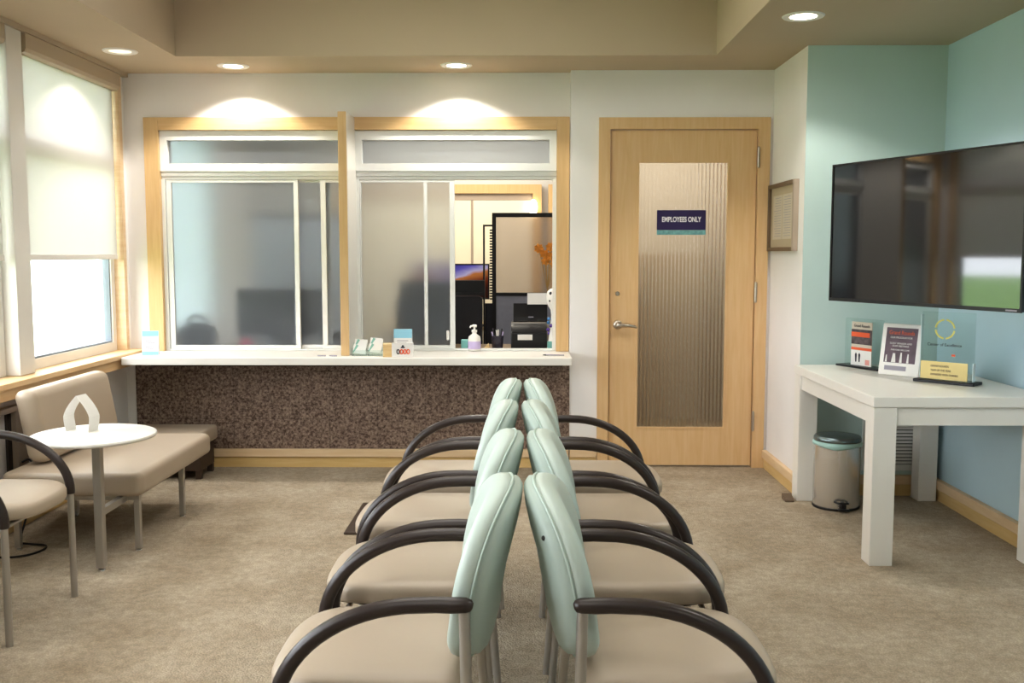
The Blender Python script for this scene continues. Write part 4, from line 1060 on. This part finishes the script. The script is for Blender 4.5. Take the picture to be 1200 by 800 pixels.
# blurred things behind the closed frosted window
bg = thing('desk_bag', 'dark grey bag on the desk behind the closed frosted window', 'bag', (-2.22, 6.66, DT))
b = B(); ball(b, (-2.22, 6.66, DT + 0.085), 0.13, 1.05, 0.8, 0.75, 24, 14)
for v in b.verts:
    if v.co.z < DT: v.co.z = DT
obj('bag_body', b, M['black_soft'], bg, smooth=True)
b = B(); tube(b, [(-2.22 + 0.07 * math.cos(a), 6.66, DT + 0.165 + 0.055 * math.sin(a)) for a in [PI * i / 12 for i in range(13)]], 0.01, 8); obj('bag_handle', b, M['black_soft'], bg, smooth=True)
b = B(); ball(b, (-1.86, 6.56, DT + 0.038), 0.045, 1.1, 0.8, 0.85)
o = obj('pink_pouch', b, M['pink'], smooth=True); tag(o, 'pinkish red pouch behind the closed frosted window', 'pouch')
mb = thing('desk_monitor', 'black monitor seen from behind through the closed frosted window', 'monitor', (-1.62, 6.82, DT))
b = B(); box(b, -1.99, -1.38, 6.80, 6.84, DT + 0.06, DT + 0.40, 0.008); obj('housing', b, M['black_soft'], mb)
b = B(); box(b, -1.72, -1.62, 6.841, 6.86, DT + 0.01, DT + 0.2); box(b, -1.8, -1.54, 6.74, 6.94, DT, DT + 0.012, 0.003); obj('stand', b, M['black'], mb)
b = B(); box(b, -1.70, -1.58, 6.785, 6.799, DT + 0.15, DT + 0.165); obj('badge', b, M['white'], mb)
b = B(); box(b, -1.33, -1.18, 6.50, 6.66, DT, DT + 0.12, 0.01); o = obj('card_printer', b, M['black']); tag(o, 'small black device on the desk behind the narrow frosted strip', 'device')
gp2 = thing('grey_divider', 'tall grey cubicle divider blurred behind the closed frosted window', 'partition', (-1.5, 7.6, 0))
b = B(); box(b, -2.08, -1.34, 7.58, 7.62, 0.0, 1.62); obj('fabric_panel', b, M['grey_panel'], gp2)
b = B(); box(b, -2.08, -1.34, 7.575, 7.625, 1.621, 1.655); obj('top_rail', b, M['black_soft'], gp2)

# ------------------------------------------------------------------ outdoors
b = B(); box(b, -70, -2.72, -40, 60, -0.4, -0.3); struct('ground_outside', b, M['lawn'], 'green lawn outside the windows', 'ground')
b = B(); box(b, -11.5, -3.4, 14, 20, -0.3, 6.0)
for k in range(12): box(b, -11.4 + k * 0.66, -11.4 + k * 0.66 + 0.04, 13.96, 14.0, -0.3, 6.0)
struct('building_outside', b, M['siding'], 'white sided building outside the window', 'building')

# ------------------------------------------------------------------ light
w = bpy.data.worlds.new('World'); scene.world = w; w.use_nodes = True
bg_ = w.node_tree.nodes['Background']; bg_.inputs['Color'].default_value = (0.90, 0.95, 1.0, 1); bg_.inputs['Strength'].default_value = 8.6

def area(name, loc, rot, sx, sy, energy, color, portal=False):
    ld = bpy.data.lights.new(name, 'AREA'); ld.shape = 'RECTANGLE'; ld.size = sx; ld.size_y = sy; ld.energy = energy; ld.color = color
    if portal: ld.cycles.is_portal = True
    o = bpy.data.objects.new(name, ld); COL.objects.link(o); o.location = loc; o.rotation_euler = rot; return o
area('recess_fill', (-0.44, 3.6, RZ - 0.02), (0, 0, 0), 1.6, 2.6, 38, (1.0, 0.975, 0.94))  # added fill light in the recess, out of view
area('recess_fill', (-0.44, 0.4, RZ - 0.02), (0, 0, 0), 1.6, 2.6, 26, (1.0, 0.975, 0.94))  # second added fill, brightening the camera end of the room
area('office_fill', (-0.6, 8.5, 2.6), (0, 0, 0), 1.6, 1.0, 45, (1.0, 0.92, 0.78))  # unseen lamp added to light the back of the office
area('office_fill', (-1.2, 6.95, 2.6), (0, 0, 0), 1.4, 0.5, 14, (1.0, 0.97, 0.92))  # added lamp brightening what shows through the frosted panes
area('passage_fill', (1.1, 7.0, 2.6), (0, 0, 0), 0.8, 0.8, 25, (1.0, 0.96, 0.90))  # unseen lamp added to brighten the view through the door glass

# ------------------------------------------------------------------ camera
cam = bpy.data.cameras.new('camera'); co = bpy.data.objects.new('camera', cam); COL.objects.link(co)
F = 1150.0
cam.sensor_width = 36.0; cam.lens = 36.0 * F / 1200; cam.clip_start = 0.05
co.location = (0, 0, 1.35); co.rotation_euler = (PI / 2 - math.atan(103 / F), 0, math.atan(12 / F))
scene.camera = co
cam.dof.use_dof = False
scene.view_settings.view_transform = 'Standard'
scene.view_settings.look = 'None'
scene.view_settings.exposure = 0.28
scene.view_settings.gamma = 0.91
scene.cycles.use_denoising = True
scene.cycles.max_bounces = 12; scene.cycles.diffuse_bounces = 5; scene.cycles.transmission_bounces = 10; scene.cycles.transparent_max_bounces = 12
scene.cycles.sample_clamp_indirect = 6.0
